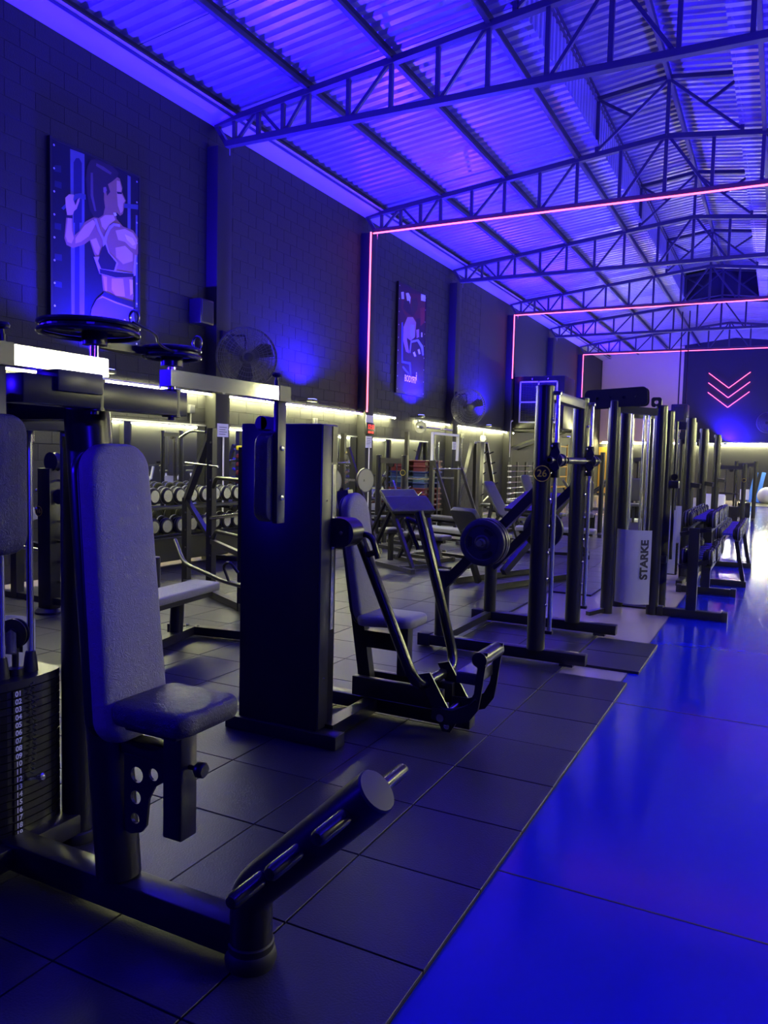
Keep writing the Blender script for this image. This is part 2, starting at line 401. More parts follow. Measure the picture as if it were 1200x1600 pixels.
# ---------------- trusses
def top(x): return 7.09-abs(x-XC)/5.76*.66
tproto = None
ORD = ['first', 'second', 'third', 'fourth', 'fifth', 'sixth']
for ti, ty in enumerate(TRUSS_Y):
    lab = '%s blue-lit steel lattice roof truss counting from the camera%s' % (ORD[ti], ', edged with a red light line' if ti in (1, 3, 5) else '')
    if tproto:
        q = dup(tproto, None, (XC, ty, 6.12), 0, lab, 'roof trusses')
        if ti == 5:
            for ch in list(q.children):
                if ch.name.startswith('monitor'): bpy.data.objects.remove(ch)
                elif ch.name.startswith('king_post'): ch.scale.z = .5
        continue
    t = thing('roof_truss', lab, 'roof truss', (XC, ty, 6.12), 0, 'roof trusses'); tproto = t
    zb = 6.12
    obj('bottom_chord', G().bar((-7.58, ty, zb), (3.58, ty, zb), .10, .085), 'truss', t, False)
    for s in (-1, 1):
        X = lambda x: XC+s*(-(x-XC)) if s > 0 else x
        obj('top_chord', G().bar((X(-7.78), ty, top(-7.78)), (X(-2.), ty, top(-2.)), .10, .085), 'truss', t, False)
        obj('end_strut', G().bar((X(-7.76), ty, 6.41), (X(-7.55), ty, 6.1), .08, .06), 'truss', t, False)
        obj('bolt', G().tube((X(-7.52), ty, 6.06), (X(-7.52), ty, 5.95), .012), 'steel', t)
        vx = [-7.43, -7.0, -6.57, -6.14, -5.5, -4.85, -4.18, -3.5, -2.75]
        for x in vx: obj('post', G().bar((X(x), ty, zb), (X(x), ty, top(x)), .055, .055, (0, 1, 0)), 'truss', t, False)
        for a, b, up in ((-7.38, -7.05, 1), (-6.95, -6.62, 0), (-6.52, -6.19, 1), (-5.45, -4.9, 1), (-4.13, -3.55, 1), (-2.7, -2.06, 1)):
            pa, pb = ((X(a), ty, zb+.03), (X(b), ty, top(b)-.03)) if up else ((X(a), ty, top(a)-.03), (X(b), ty, zb+.03))
            obj('brace', G().bar(pa, pb, .045, .045, (0, 1, 0)), 'truss', t, False)
        # raised monitor frame
        obj('monitor_post', G().bar((X(-3.17), ty, top(-3.17)), (X(-3.17), ty, 7.9), .06, .06, (0, 1, 0)), 'truss', t, False)
        obj('monitor_rafter', G().bar((X(-3.3), ty, 7.9), (XC, ty, 8.06), .08, .07), 'truss', t, False)
        obj('monitor_brace', G().bar((XC, ty, 8.03), (X(-3.14), ty, 7.05), .045, .045, (0, 1, 0)), 'truss', t, False)
        obj('monitor_strut', G().bar((X(-3.14), ty, 7.88), (X(-2.58), ty, 7.52), .045, .045, (0, 1, 0)), 'truss', t, False)
    obj('king_post', G().bar((XC, ty, zb), (XC, ty, 8.05), .06, .06, (0, 1, 0)), 'truss', t, False)
# ---------------- mirrors, conduits (fixtures of the wall)
MIRL = ['wall mirror nearest the camera, left of the first pilaster', 'long wall mirror between the first and second pilasters', 'wall mirror beside the red digital clock, past the second pilaster']
for (a, b), lab in zip(MIR, MIRL):
    t = thing('wall_mirror', lab, 'mirror', (XL, (a+b)/2, .1), group='wall mirrors')
    n = max(1, round((b-a)/1.1)); w = (b-a)/n
    for k in range(n): obj('mirror_pane', G().box(XL+.012, XL+.018, a+k*w+.002, a+(k+1)*w-.002, .1, 1.94), 'mirror', t, False)
    obj('top_rail', G().box(XL+.005, XL+.03, a-.01, b+.01, 1.94, 1.965), 'zinc', t, False)
    obj('bottom_rail', G().box(XL+.005, XL+.03, a-.01, b+.01, .075, .1), 'zinc', t, False)
    obj('backing', G().box(XL-.004, XL+.012, a, b, .1, 1.94), 'black', t, False)
# ---------------- white tube lights
def tube_light(p, q, label, group):
    p, q = V(p), V(q); m = (p+q)/2; t = thing('tube_light', label, 'tube light', m, group=group, local=True)
    d = (q-p)/2; e = nrm(d)
    sd = e.cross(V((0, 0, 1))).normalized(); n = 9
    vs = [k*(d-e*.012)+sd*.021*math.cos(math.pi*i/(n-1))-V((0, 0, 1))*.021*math.sin(math.pi*i/(n-1)) for k in (-1, 1) for i in range(n)]
    obj('tube', G().add(vs, [(i, i+1, n+i+1, n+i) for i in range(n-1)]+[tuple(range(n)), tuple(range(2*n-1, n-1, -1))]), 'tube', t)
    obj('housing', G().bar(-d+V((0, 0, .014)), d+V((0, 0, .014)), .050, .026), 'tube_body', t, False)
    for k in (-1, 1): obj('end_cap', G().bar(k*d, k*(d-e*.012), .05, .04), 'tube_body', t, False)
    return t
tl = None; TB = None; ZT = 2.43
for (x, sg, ys, lab, grp) in ((XL+.09, 1, [y for y in [4.5+1.235*k for k in range(16)] if not 16.1 < y+.6 < 17.3], 'white tube light in the glowing row along the poster wall', 'tube lights on the poster wall'),
                          (XR-.09, -1, [y for y in [4.5+1.235*k for k in range(27)] if not 6.9 < y < 8.5], 'white tube light in the row seen reflected in the mirror', 'tube lights on the opposite wall')):
    for y in ys:
        zt_ = ZT if sg > 0 else 2.5
        if tl is None: tl = tube_light((x, y, ZT), (x, y+1.215, ZT), lab, grp)
        else:
            c = dup(tl, None, (x, y+.6075, zt_), 0, lab, grp)
            if sg < 0:
                q = [h for h in c.children if h.name.startswith('tube')][0]
                if TB is None: TB = q.data.copy(); TB.materials.clear(); TB.materials.append(MATS['tube_boosted'])
                q.data = TB
for x in [-7.6+1.235*k for k in range(9)]:
    c = dup(tl, None, (x+.6, YB-.09, 2.54), math.pi/2, 'white tube light in the row under the red chevrons', 'tube lights on the back wall')
    [h for h in c.children if h.name.startswith('tube')][0].data = TB
# ---------------- blue floodlights
fp = None
def flood(x, y, s, lab, grp):
    global fp
    if fp is None:
        fp = thing('floodlight', lab, 'floodlight', (x, y, 2.5), 0, grp, local=True)
        obj('housing', G().bbox(-.06, .06, -.09, .09, .0, .05, .008), 'black', fp)
        obj('lens', G().box(-.045, .045, -.07, .07, .05, .055), 'flood_lens', fp, False)
        obj('bracket', G().box(-.28, -.05, -.012, .012, .01, .022), 'black', fp, False)
        o = fp
    else: o = dup(fp, None, (x, y, 2.5), 0 if s > 0 else math.pi, lab, grp)
    l = bpy.data.lights.new('flood_beam', 'SPOT'); l.energy = FLOOD*(1 if y > 0 else (.8 if s > 0 else .4)); l.color = FLOODC; l.spot_size = math.radians(158); l.spot_blend = .5; l.shadow_soft_size = .07
    lo = bpy.data.objects.new('flood_beam', l); COL.objects.link(lo)
    lo.location = (x+s*.02, y, 2.575); lo.rotation_euler = (0, math.pi-s*math.radians((-25 if s > 0 else -12) if y > 0 else -45), 0)
    return o
for i, y in enumerate(BAYS):
    if i == 8: continue
    y0 = y
    flood(XL+.28, y0, 1, 'small blue floodlight on the poster wall above the tube lights', 'blue floodlights on the poster wall')
    flood(XR-.28, y0, -1, 'small blue floodlight high on the opposite wall', 'blue floodlights on the opposite wall')
fo = flood(-2.2, YB-.35, 1, 'small blue floodlight under the chevrons on the end wall', 'blue floodlight on the end wall'); fo.rotation_euler = (0, 0, -math.pi/2)
bpy.data.objects[[o.name for o in bpy.data.objects if o.name.startswith('flood_beam')][-1]].data.energy = FLOOD*.8
# ---------------- red LED lines
for k, ti in enumerate((1, 3, 5)):
    ty = TRUSS_Y[ti]-.075; x = XL+.225; zb = 6.06; zl = (2.46, 4.1, 3.2)[k]
    t = thing('led_line', ('red light line framing the bay beside the drum fan and digital clock', 'red light line dropping to the air cooler', 'red light line nearest the back wall')[k], 'LED strip', (x, ty, zl), group='red light lines')
    obj('crossbeam_strip', G().box(x, XR-.225, ty-.012, ty+.012, zb-.012, zb+.012), 'led_red', t, False)
    obj('upright_strip', G().box(x-.012, x+.012, ty-.012-.1, ty+.012-.1, zl, zb), 'led_red', t, False)
    obj('upright_strip', G().box(XR-.237, XR-.213, ty-.012-.1, ty+.012-.1, 2.46, zb), 'led_red', t, False)
t = thing('chevron_sign', 'three stacked red glowing chevrons pointing down on the dark end wall', 'neon sign', (-2.2, YB-.04, 4.1))
for k in range(3):
    z = 5.69-.43*k
    for sg in (-1, 1): obj('chevron_arm', G().bar((-2.2, YB-.04, z-.68), (-2.2+sg*.85, YB-.04, z), .02, .024), 'led_red', t, False)
# ================================================================== FOREGROUND: PEC FLY MACHINE
YC = 1.83
pd = thing('pec_fly_machine', 'large black pec fly machine with tall padded backrest and numbered weight stack in the foreground', 'gym machine', (-1.9, YC, 0))
obj('base_beam', G().bbox(-2.52, -1.36, YC-.05, YC+.05, .03, .13, .006), 'black', pd)
# foot post bent into the foot bar
FX, BZ = -1.346, .205; EX, EZ = -.935, .622
g = G().tube((FX, YC, .05), (FX, YC, .14), .0645, 28)
g.sweep(fillet([(FX, YC, .14), (FX, YC, BZ+.02), (EX, YC, EZ)], .05, 4), .0645, 28)
fb = obj('foot_bar', g, 'black', pd)
d = nrm((EX-FX, 0, EZ-BZ-.02)); c = V((EX, YC, EZ))
obj('end_cap', G().lathe(c-d*.004, d, [(.0645, 0), (.0645, .006), (.060, .012), (.001, .013)], 28), 'graphite', fb)
obj('rubber_foot', G().lathe((FX, YC, 0), (0, 0, 1), [(.074, 0), (.079, .02), (.074, .045), (.069, .05), (.07, .07), (.066, .075)], 28), 'rubber', fb)
for tt in (.2, .5, .85):
    x, z = -1.352+.42*tt, .235+.385*tt
    ln = .205 if tt < .8 else .21
    obj('foot_peg', G().lathe((x, YC-ln, z), (0, 1, 0), [(.006, 0), (.017, .004), (.0225, .014), (.0225, 2*ln+.1-.014), (.017, 2*ln+.096), (.006, 2*ln+.1)], 16), 'black_gloss', fb)
# mast, leaning back
MB_, MT = V((-1.888, YC, .13)), V((-2.037, YC, 1.712))
obj('mast', G().tube(MB_, MT, .072, 28), 'black', pd)
# backrest
U = V((0, 1, 0)); up = nrm(MT-MB_); N = U.cross(up)
bc = V((-1.832, YC, 1.085))
br = obj('backrest', G().pad(rrect(.275, .95, .085, 8, w2=.25), bc-N*.075+up*.0, U, up, N, .075, .022), 'upholstery_lit', pd)
obj('back_shell', G().pad(rrect(.265, .93, .08, 8, w2=.24), bc-N*.11, U, up, N, .035, .01, 0), 'black', br)
for z in (.75, 1.35):
    p = MB_+(MT-MB_)*((z-.13)/1.58); obj('back_bracket', G().bar(p, p+N*.09, .09, .08), 'black', pd, False)
# seat
sx, sz = -1.655, .76
su = V((1, 0, .02)).normalized()
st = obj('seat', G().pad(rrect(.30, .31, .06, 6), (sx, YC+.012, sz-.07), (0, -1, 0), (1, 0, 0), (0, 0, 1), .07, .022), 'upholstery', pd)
obj('seat_base', G().bbox(sx-.11, sx+.1, YC-.1, YC+.1, sz-.09, sz-.068), 'black', st)
ss = obj('seat_slider', G().bbox(-1.665, -1.59, YC-.0375, YC+.0375, .325, .69, .006), 'black', pd)
obj('lock_knob', G().lathe((-1.592, YC+.0, .555), (1, 0, 0), [(.008, 0), (.008, .03), (.02, .032), (.026, .04), (.026, .056), (.02, .064), (.001, .066)], 8), 'plastic', ss)
# adjuster plate with lightening holes
pl = [(0, 0), (.17, 0), (.17, -.06), (.13, -.085), (.105, -.13), (.095, -.22), (.075, -.245), (.03, -.26), (0, -.255)]
obj('adjuster_plate', G().plate(pl, [circ(.055, -.06, .026), circ(.125, -.045, .02), circ(.05, -.135, .022), circ(.048, -.205, .018)], (-1.835, YC-.03, .56), (1, 0, 0), (0, 0, 1), (0, .01, 0)), 'black', pd, False)
obj('adjuster_arm', G().bbox(-1.86, -1.6, YC-.028, YC+.028, .555, .61), 'black', pd)
# rear frame
for y in (1.55, 2.11):
    p = obj('rear_post', G().tube((-2.40, y, .02), (-2.40, y, 1.66), .058, 24), 'black', pd)
    obj('rubber_foot', G().lathe((-2.40, y, 0), (0, 0, 1), [(.07, 0), (.074, .018), (.07, .04), (.064, .045)], 24), 'rubber', p)
obj('cross_beam', G().bbox(-2.45, -2.35, 1.5, 2.16, .04, .12), 'black', pd)
obj('head_beam', G().bbox(-2.45, -2.35, 1.47, 2.16, 1.60, 1.72), 'graphite', pd)
obj('head_link', G().bbox(-2.40, -1.99, YC-.05, YC+.05, 1.63, 1.72), 'black', pd)
# weight stack
sk = obj('stack_base', G().bbox(-2.60, -2.40, 1.72, 2.09, .085, .115), 'black', pd)
xs = -2.405; hw = .16; SC = 1.905
def splate(z0, z1):
    arc = [(xs-.045+.045*math.cos(a), SC+hw*math.sin(a)) for a in [math.pi/2*(-1+2*i/10) for i in range(11)]]
    poly = [(xs-.16, SC-hw)]+arc+[(xs-.16, SC+hw)]
    return G().prism(poly, (0, 0, z0), (1, 0, 0), (0, 1, 0), (0, 0, z1-z0))
pit = .0288; z19 = .118
wp = []
for k in range(19):
    z = z19+(18-k)*pit; p = obj('weight_plate', splate(z, z+pit-.0035), 'black_gloss', pd, False); wp.append(p)
    obj('number_sticker', G().box(xs+.0005, xs+.002, 1.85-.02, 1.85+.02, z+.001, z+pit-.0045), 'plastic', p, False)
    text('number', '%02d' % (k+1), .027, (xs+.0022, 1.85, z+pit/2-.0015), (0, 1, 0), (0, 0, 1), 'numbers', p, .0006, bold=.0006)
zt = z19+19*pit
tp = obj('top_plate', splate(zt, zt+.03), 'black', pd)
obj('selector_stem', G().lathe((xs-.085, SC, zt+.03), (0, 0, 1), [(.03, 0), (.03, .025), (.012, .03), (.012, .085), (.016, .085), (.016, .1)], 16), 'plastic', tp)
for y in (SC-.06, SC+.062):
    p = obj('guide_rod', G().tube((xs-.08, y, .1), (xs-.08, y, 1.6), .0125, 16), 'rod', pd)
    obj('rubber_bumper', G().lathe((xs-.08, y, zt+.03), (0, 0, 1), [(.027, 0), (.022, .05), (.018, .075), (.013, .078)], 16), 'rubber', p)
    obj('collar', G().tube((xs-.08, y, 1.56), (xs-.08, y, 1.6), .018, 16), 'steel', p)
# pulley above the stack
pz = zt+.185
pu = obj('pulley', G().lathe((xs-.088, SC, pz), (.35, -1, 0), [(.05, -.012), (.055, -.012), (.055, -.006), (.045, -.002), (.045, .002), (.055, .006), (.055, .012), (.02, .012), (.018, .016), (.001, .016)], 28), 'plastic', pd)
for s in (-1, 1):
    n = nrm((.35, -1, 0)); obj('pulley_cheek', G().prism([(-.022, -.075), (.022, -.075), (.02, .005), (.0, .018), (-.02, .005)], V((xs-.088, SC, pz))+n*s*.018, V((1, .35, 0)).normalized(), (0, 0, 1), n*.003), 'steel', pu, False)
obj('cable', G().tube((xs-.07, SC+.047, pz), (xs-.07, SC+.047, 1.62), .003, 8).tube((xs-.1, SC-.047, pz), (xs-.1, SC-.047, 1.62), .003, 8), 'plastic', pd)
# selector pin with its coiled cord
pts = []
for i in range(150):
    a = i*.8; s = i/149; zz = zt+.02-.34*s; pts.append((xs+.018+.007*math.cos(a), 1.893+.012*math.sin(math.pi*s)+.007*math.sin(a), zz))
obj('pin_cord', G().sweep(pts, .0022, 5), 'plastic', pd)
obj('selector_pin', G().tube((xs+.005, 1.885, zt-.345), (xs+.05, 1.895, zt-.33), .007, 8).lathe((xs+.05, 1.895, zt-.33), (1, .2, .3), [(.006, 0), (.014, .004), (.014, .02), (.004, .026)], 12), 'steel', pd)
# frosted shroud behind the stack
g = G(); n = 14; prof = [(-2.66+.05*math.sin(math.pi*i/n), 1.60+.53*i/n) for i in range(n+1)]
vs = [(x-o, y, z) for o in (0, .006) for (x, y), zz in [(p, 0) for p in prof] for z in (.1, .9-.05*((y-1.86)/.26)**2)]
m = (n+1)*2; fs = [(2*i, 2*i+2, 2*i+3, 2*i+1) for i in range(n)]+[(m+2*i, m+2*i+1, m+2*i+3, m+2*i+2) for i in range(n)]+[(2*i+1, 2*i+3, m+2*i+3, m+2*i+1) for i in range(n)]
obj('stack_shroud', g.add(vs, fs), 'frosted', pd)
# pivots, cams and chrome arms
PXx = -1.82
obj('pivot_beam', G().bbox(PXx-.05, PXx+.03, 1.40, 2.04, 1.655, 1.735, .005), 'black', pd)
obj('pivot_beam', G().bbox(-2.06, PXx, YC-.06, YC+.06, 1.67, 1.73, .005), 'black', pd)
obj('pivot_block', G().bbox(PXx-.045, PXx+.045, 1.50, 1.66, 1.695, 1.755, .004), 'graphite', pd)
for s, py, dz in ((-1, 1.668, 1.893), (1, 1.995, 1.868)):
    obj('pivot_hub', G().tube((PXx, py, 1.65), (PXx, py, 1.742), .031, 20).tube((PXx, py, 1.64), (PXx, py, 1.65), .012, 12), 'black', pd)
    sh = obj('pivot_shaft', G().tube((PXx, py, 1.74), (PXx, py, dz-.02), .014, 14), 'chrome', pd)
    # cam disc with lightening holes and a cable groove
    cx, cy = (PXx-.0, py-.02)
    R = .132 if s < 0 else .085; k9 = R/.178
    if s > 0: cx, cy = PXx, py
    holes = [circ(.085*k9*math.cos(a), .085*k9*math.sin(a), .034*k9, 14) for a in (.4, 1.65, 2.9, 4.15, 5.4)]
    cam = obj('cam_disc', G().plate(circ(0, 0, R, 40), holes, (cx, cy, dz-.012), (1, 0, 0), (0, 1, 0), (0, 0, .01)), 'black', pd, False)
    rim = [(cx+(R+.005)*math.cos(2*math.pi*i/48), cy+(R+.005)*math.sin(2*math.pi*i/48), 0) for i in range(48)]
    obj('cam_rim', G().sweep([(x, y, dz-.019) for x, y, _ in rim], .008, 8, True).sweep([(x, y, dz+.004) for x, y, _ in rim], .008, 8, True), 'black_gloss', cam)
    obj('cam_hub', G().tube((PXx, py, dz-.05), (PXx, py, dz-.012), .036, 20).tube((PXx, py, dz), (PXx, py, dz+.014), .02, 16), 'black', cam)
    loop = [(cx+.84*R+.018*math.cos(a), cy+.5*R, dz+.03+.022*math.sin(a)) for a in [2*math.pi*i/16 for i in range(16)]]
    obj('cable_eye', G().sweep(loop, .004, 6, True), 'steel', cam)
    if s > 0: obj('cam_tail', G().prism([(-.075, .0), (-.1, -.12), (-.07, -.27), (-.05, -.27), (-.04, -.1), (.02, -.07)], (cx, cy, dz-.02), (1, 0, 0), (0, 1, 0), (0, 0, .024)), 'black', cam, False)
    e = V((PXx+.01, 2.575, 0)) if s > 0 else V((PXx, 1.372, 0)); p0 = V((PXx, py, 1.778)); e.z = 1.778
    dd = nrm(e-p0); sd = V((0, 0, 1)).cross(dd)
    arm = obj('chrome_arm', G().bar(p0-dd*.03, e, .05, .054), 'chrome', pd, False)
    obj('arm_block', G().bar(e-dd*.005, e+dd*.07, .056, .06), 'graphite', arm, False)
    k = e+dd*.01
    obj('pull_pin', G().lathe((k.x, k.y, 1.80), (0, 0, 1), [(.009, 0), (.009, .03), (.006, .03), (.006, .042), (.018, .046), (.02, .053), (.016, .06), (.001, .062)], 16), 'plastic', arm)
    q = e+dd*.035
    dn = obj('drop_arm', G().bbox(q.x-.012, q.x+.012, q.y-.028, q.y+.028, 1.255, 1.75, .003), 'graphite', pd)
    for z in (1.36, 1.56): obj('bolt', G().lathe((q.x+.012, q.y, z), (1, 0, 0), [(.011, 0), (.011, .006), (.004, .008)], 10), 'steel', dn)
    pd_ = obj('arm_pad', G().pad(rrect(.125, .36, .05, 6), (q.x-.012 if s > 0 else q.x+.012, q.y-(.005 if s > 0 else .02), 1.44), (0, -s, 0), (0, 0, 1), (-s, 0, 0), .07, .016), 'upholstery', pd)
    obj('pad_bracket', G().bar((q.x-.01, q.y, 1.66), (q.x-.075, q.y, 1.66), .05, .05).lathe((q.x-.075, q.y-.025, 1.66), (0, 1, 0), [(.03, 0), (.03, .05)], 18), 'black', dn)
# cable between the cams, towards the machine head
obj('cam_cable', G().sweep(fillet([(PXx+.18, 1.64, 1.895), (PXx+.16, 1.76, 1.88), (PXx+.1, 1.82, 1.862), (PXx+.05, 1.99, 1.85)], .1), .004, 6), 'plastic', pd)
# ================================================================== TALL SHROUD TOWER AND VERTICAL PRESS (one machine)
vp = thing('chest_press_machine', 'black seated chest press with swing handles, fed by a tall plain dark tower', 'gym machine', (-2.2, 3.8, 0))
obj('tower_shell', G().bbox(-2.625, -2.115, 3.425, 3.60, .06, 1.70, .008), 'black', vp)
obj('tower_edge', G().bbox(-2.117, -2.105, 3.43, 3.52, .08, 1.695, .003), 'graphite', vp)
obj('tower_slot', G().box(-2.119, -2.109, 3.535, 3.585, 1.50, 1.69), 'plastic', vp, False)
obj('tower_window', G().box(-2.119, -2.111, 3.545, 3.575, .6, 1.49), 'steel', vp, False)
for z in (.35, 1.3): obj('screw', G().lathe((-2.1052, 3.475, z), (1, 0, 0), [(.006, 0), (.005, .003)], 8), 'steel', vp)
ft = obj('tower_foot', G().bbox(-2.70, -1.985, 3.40, 3.50, 0.0, .075, .006), 'black', vp)
obj('foot_cap', G().bbox(-1.99, -1.98, 3.402, 3.498, .002, .073, .003), 'graphite', ft)
obj('tower_foot', G().bbox(-2.70, -2.1, 3.56, 3.64, 0.0, .07, .006), 'black', vp)
YP = 4.06
# floor frame
obj('floor_beam', G().bbox(-2.75, -1.47, YP-.045, YP+.045, .02, .10, .005), 'black', vp)
obj('floor_beam', G().bar((-2.1, 3.5, .06), (-2.1, YP-.03, .06), .09, .07), 'black', vp, False)
obj('side_beam', G().bbox(-2.20, -1.62, YP-.1, YP-.055, .12, .235, .005), 'black', vp)
obj('side_beam', G().bbox(-2.20, -1.62, YP+.055, YP+.1, .12, .235, .005), 'black', vp)
# back post and backrest (leans back)
b0, b1 = V((-2.14, YP, .12)), V((-2.335, YP, 1.33)); bu = nrm(b1-b0); bn = V((0, 1, 0)).cross(bu)
obj('back_post', G().bar(b0-bu*.02, b1, .08, .06, (0, 1, 0)), 'black', vp, False)
br = obj('backrest', G().pad(rrect(.26, .80, .125, 9), b0+(b1-b0)*.655+bn*.025, (0, 1, 0), bu, bn, .065, .02), 'upholstery_lit', vp)
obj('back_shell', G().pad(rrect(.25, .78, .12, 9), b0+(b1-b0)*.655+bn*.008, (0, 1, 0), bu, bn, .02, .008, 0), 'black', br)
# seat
st = obj('seat', G().pad(rrect(.33, .36, .07, 6, w2=.28), (-1.985, YP, .555), (0, -1, 0), (1, 0, .03), (0, 0, 1), .06, .02), 'upholstery_lit', vp)
obj('seat_bracket', G().bar((-2.16, YP, .45), (-1.9, YP, .45), .06, .1), 'black', vp, False)
obj('seat_post', G().bbox(-1.94, -1.87, YP-.035, YP+.035, .26, .555, .005), 'graphite', vp)
# hub on the tower
hb = obj('pivot_housing', G().prism([(-.1, -.075), (.02, -.078)]+[(.02+.078*math.cos(a), .078*math.sin(a)) for a in [math.pi*(-.5+i/10) for i in range(11)]]+[(-.1, .075)], (-2.075, 3.66, 1.128), (1, 0, 0), (0, 0, 1), (0, -.12, 0)), 'black', vp)
obj('hub_bolt', G().lathe((-2.05, 3.54, 1.128), (0, -1, 0), [(.012, 0), (.012, .006), (.004, .009)], 10), 'steel', hb)
# U-shaped swing arm: near leg, cross bar, far leg
YN, YFa = 3.76, 4.36
upath = fillet([(-2.06, YN, 1.09), (-1.69, YN, .29), (-1.70, YFa, .27), (-1.79, YFa, .6), (-1.975, YFa, 1.205)], .13, 7)
ua = obj('swing_arm', G().sweep(upath, .031, 16), 'black_gloss', vp)
def handle(y, base, s):
    # D-shaped grip set on a leg of the swing arm
    b = V(base); p = [b+V((-.03, 0, -.03)), b+V((-.1, 0, .0)), b+V((-.1, 0, -.02)), b+V((-.015, 0, -.19))]
    return G().sweep(fillet(p, .05, 5), .015, 10)
obj('grip', handle(YFa, (-1.955, YFa, 1.16), 1), 'black_gloss', ua)
obj('grip', G().sweep(fillet([(-2.03, YN, 1.02), (-2.03, YN-.09, 1.11), (-1.93, YN-.1, 1.12), (-1.9, YN-.08, .99)], .06, 5), .016, 10), 'black_gloss', ua)
obj('grip', G().tube((-2.03, YN, .985), (-1.9, YN-.06, 1.03), .017, 12), 'black_gloss', ua)
# linkage and foot pedal
for y in (YN+.12, YFa-.2):
    lk = obj('link_plate', G().prism([(-.035, .06), (.035, .08), (.2, -.18), (.165, -.235), (.12, -.235)], (-1.70, y, .27), (1, 0, 0), (0, 0, 1), (0, .012, 0)), 'black', vp, False)
    for dx, dz in ((0, .02), (.15, -.2)): obj('bolt', G().lathe((-1.70+dx, y-.002, .27+dz), (0, -1, 0), [(.017, 0), (.017, .012), (.008, .016)], 10), 'steel', lk)
pa = [(-.17, -.12), (-.08, -.14), (.05, -.1), (.10, -.03), (.115, .06), (.14, .25), (.145, .29), (.10, .29), (.075, .06), (.04, -.01), (-.05, -.055), (-.17, -.06)]
for y in (3.86, 4.12): obj('pedal_side', G().prism(pa, (-1.47, y, .22), (1, 0, 0), (0, 0, 1), (0, .014, 0)), 'black', vp, False)
obj('pedal', G().bbox(-1.50, -1.38, 3.86, 4.13, .325, .385, .005), 'graphite', vp)
obj('pedal_tread', G().box(-1.495, -1.385, 3.865, 4.125, .385, .389), 'steel', vp, False)
obj('heel_roller', G().lathe((-1.365, 3.84, .47), (0, 1, 0), [(.02, 0), (.042, .003), (.042, .30), (.02, .303)], 18), 'black', vp)
obj('pedal_pivot', G().tube((-1.58, 3.84, .12), (-1.58, 4.2, .12), .022, 14), 'steel', vp)
obj('pedal_cable', G().sweep(fillet([(-1.66, 3.9, .2), (-1.56, 3.88, .15), (-1.43, 3.87, .2), (-1.38, 3.86, .25)], .08), .008, 8), 'plastic', vp)
# ================================================================== SMITH MACHINE 26
sm = thing('smith_machine', 'black smith machine with number 26 badge, barbell on chrome guide rods', 'gym machine', (-1.7, 6.35, 0))
NY, FY, UX = 5.745, 6.93, -1.59
for y, x0 in ((NY+.015, -2.565), (FY+.03, -2.545)):
    b = obj('base_rail', G().bbox(x0, -1.205, y-.045, y+.045, .02, .105, .006), 'black', sm)
    obj('rail_cap', G().bbox(x0-.004, x0+.1, y-.05, y+.05, .01, .112, .004), 'rubber', b); obj('rail_foot', G().box(-1.4, -1.3, y-.04, y+.04, 0, .02), 'rubber', b, False)
for y in (NY, FY):
    u = obj('upright', G().tube((UX, y, .1), (UX, y, 2.085), .068, 26), 'black', sm)
    obj('upright_cap', G().lathe((UX, y, 2.085), (0, 0, 1), [(.07, 0), (.07, .01), (.06, .018), (.001, .02)], 26), 'plastic', u)
    for k in range(8): obj('catch_stud', G().lathe((UX+.062, y-.02, .45+.2*k), (1, -.3, 0), [(.012, 0), (.012, .016), (.006, .02)], 10), 'steel', u)
    obj('rear_post', G().tube((-2.385, y+.03, .1), (-2.385, y+.03, .63), .058, 22).lathe((-2.385, y+.03, .63), (0, 0, 1), [(.059, 0), (.055, .008), (.001, .01)], 22), 'black', sm)
    obj('strut', G().bar((-2.36, y+.02, .53), (UX, y+.01, 1.345), .07, .075), 'black', sm, False)
    r = obj('guide_rod', G().tube((UX+.095, y+.02, .25), (UX+.095, y+.02, 2.05), .0165, 18), 'rod', sm)
    obj('rod_mount', G().bbox(UX+.03, UX+.12, y-.005, y+.045, .225, .25, .003), 'black', r); obj('rod_mount', G().bbox(UX+.03, UX+.12, y-.005, y+.045, 2.03, 2.06, .003), 'steel', r)
obj('top_beam', G().bbox(UX-.03, UX+.05, NY+.05, FY-.05, 2.0, 2.075, .004), 'greysteel', sm)
obj('cross_tube', G().bar((-2.385, NY, .075), (-2.385, FY+.05, .075), .06, .06), 'black', sm, False)
bx, bz = UX+.105, 1.545
bbr = obj('barbell', G().tube((bx, 5.53, bz), (bx, 7.25, bz), .0145, 14), 'steel', sm)
obj('bar_sleeve', G().tube((bx, 6.03, bz), (bx, 6.65, bz), .026, 18), 'black', bbr)
for y in (5.55, 7.21): obj('bar_end', G().tube((bx, y-.02, bz), (bx, y+.03, bz), .026, 16), 'black', bbr)
for y in (NY+.02, FY+.02):
    c = obj('carriage', G().tube((bx-.01, y, bz-.13), (bx-.01, y, bz+.13), .033, 18).lathe((bx, y-.07, bz), (0, 1, 0), [(.04, 0), (.055, .01), (.055, .05), (.04, .06), (.04, .15), (.05, .16), (.05, .18)], 20), 'black', sm)
    obj('hook_plate', G().prism([(-.02, .07), (.03, .11), (.05, .06), (.03, .0), (.05, -.06), (.02, -.09), (-.03, -.05)], (bx-.01, y-.085, bz), (1, 0, 0), (0, 0, 1), (0, .01, 0)), 'black', c, False)
def plate_disc(g, o, ax, r, t):
    ax = nrm(ax)
    return g.lathe(V(o), ax, [(.026, 0), (r*.28, 0), (r*.32, .006), (r*.34, .012), (r*.72, .012), (r*.76, .002), (r*.95, 0), (r, .006), (r, t-.006), (r*.95, t), (r*.76, t-.002), (r*.72, t-.012), (r*.34, t-.012), (r*.28, t), (.026, t)], 36)
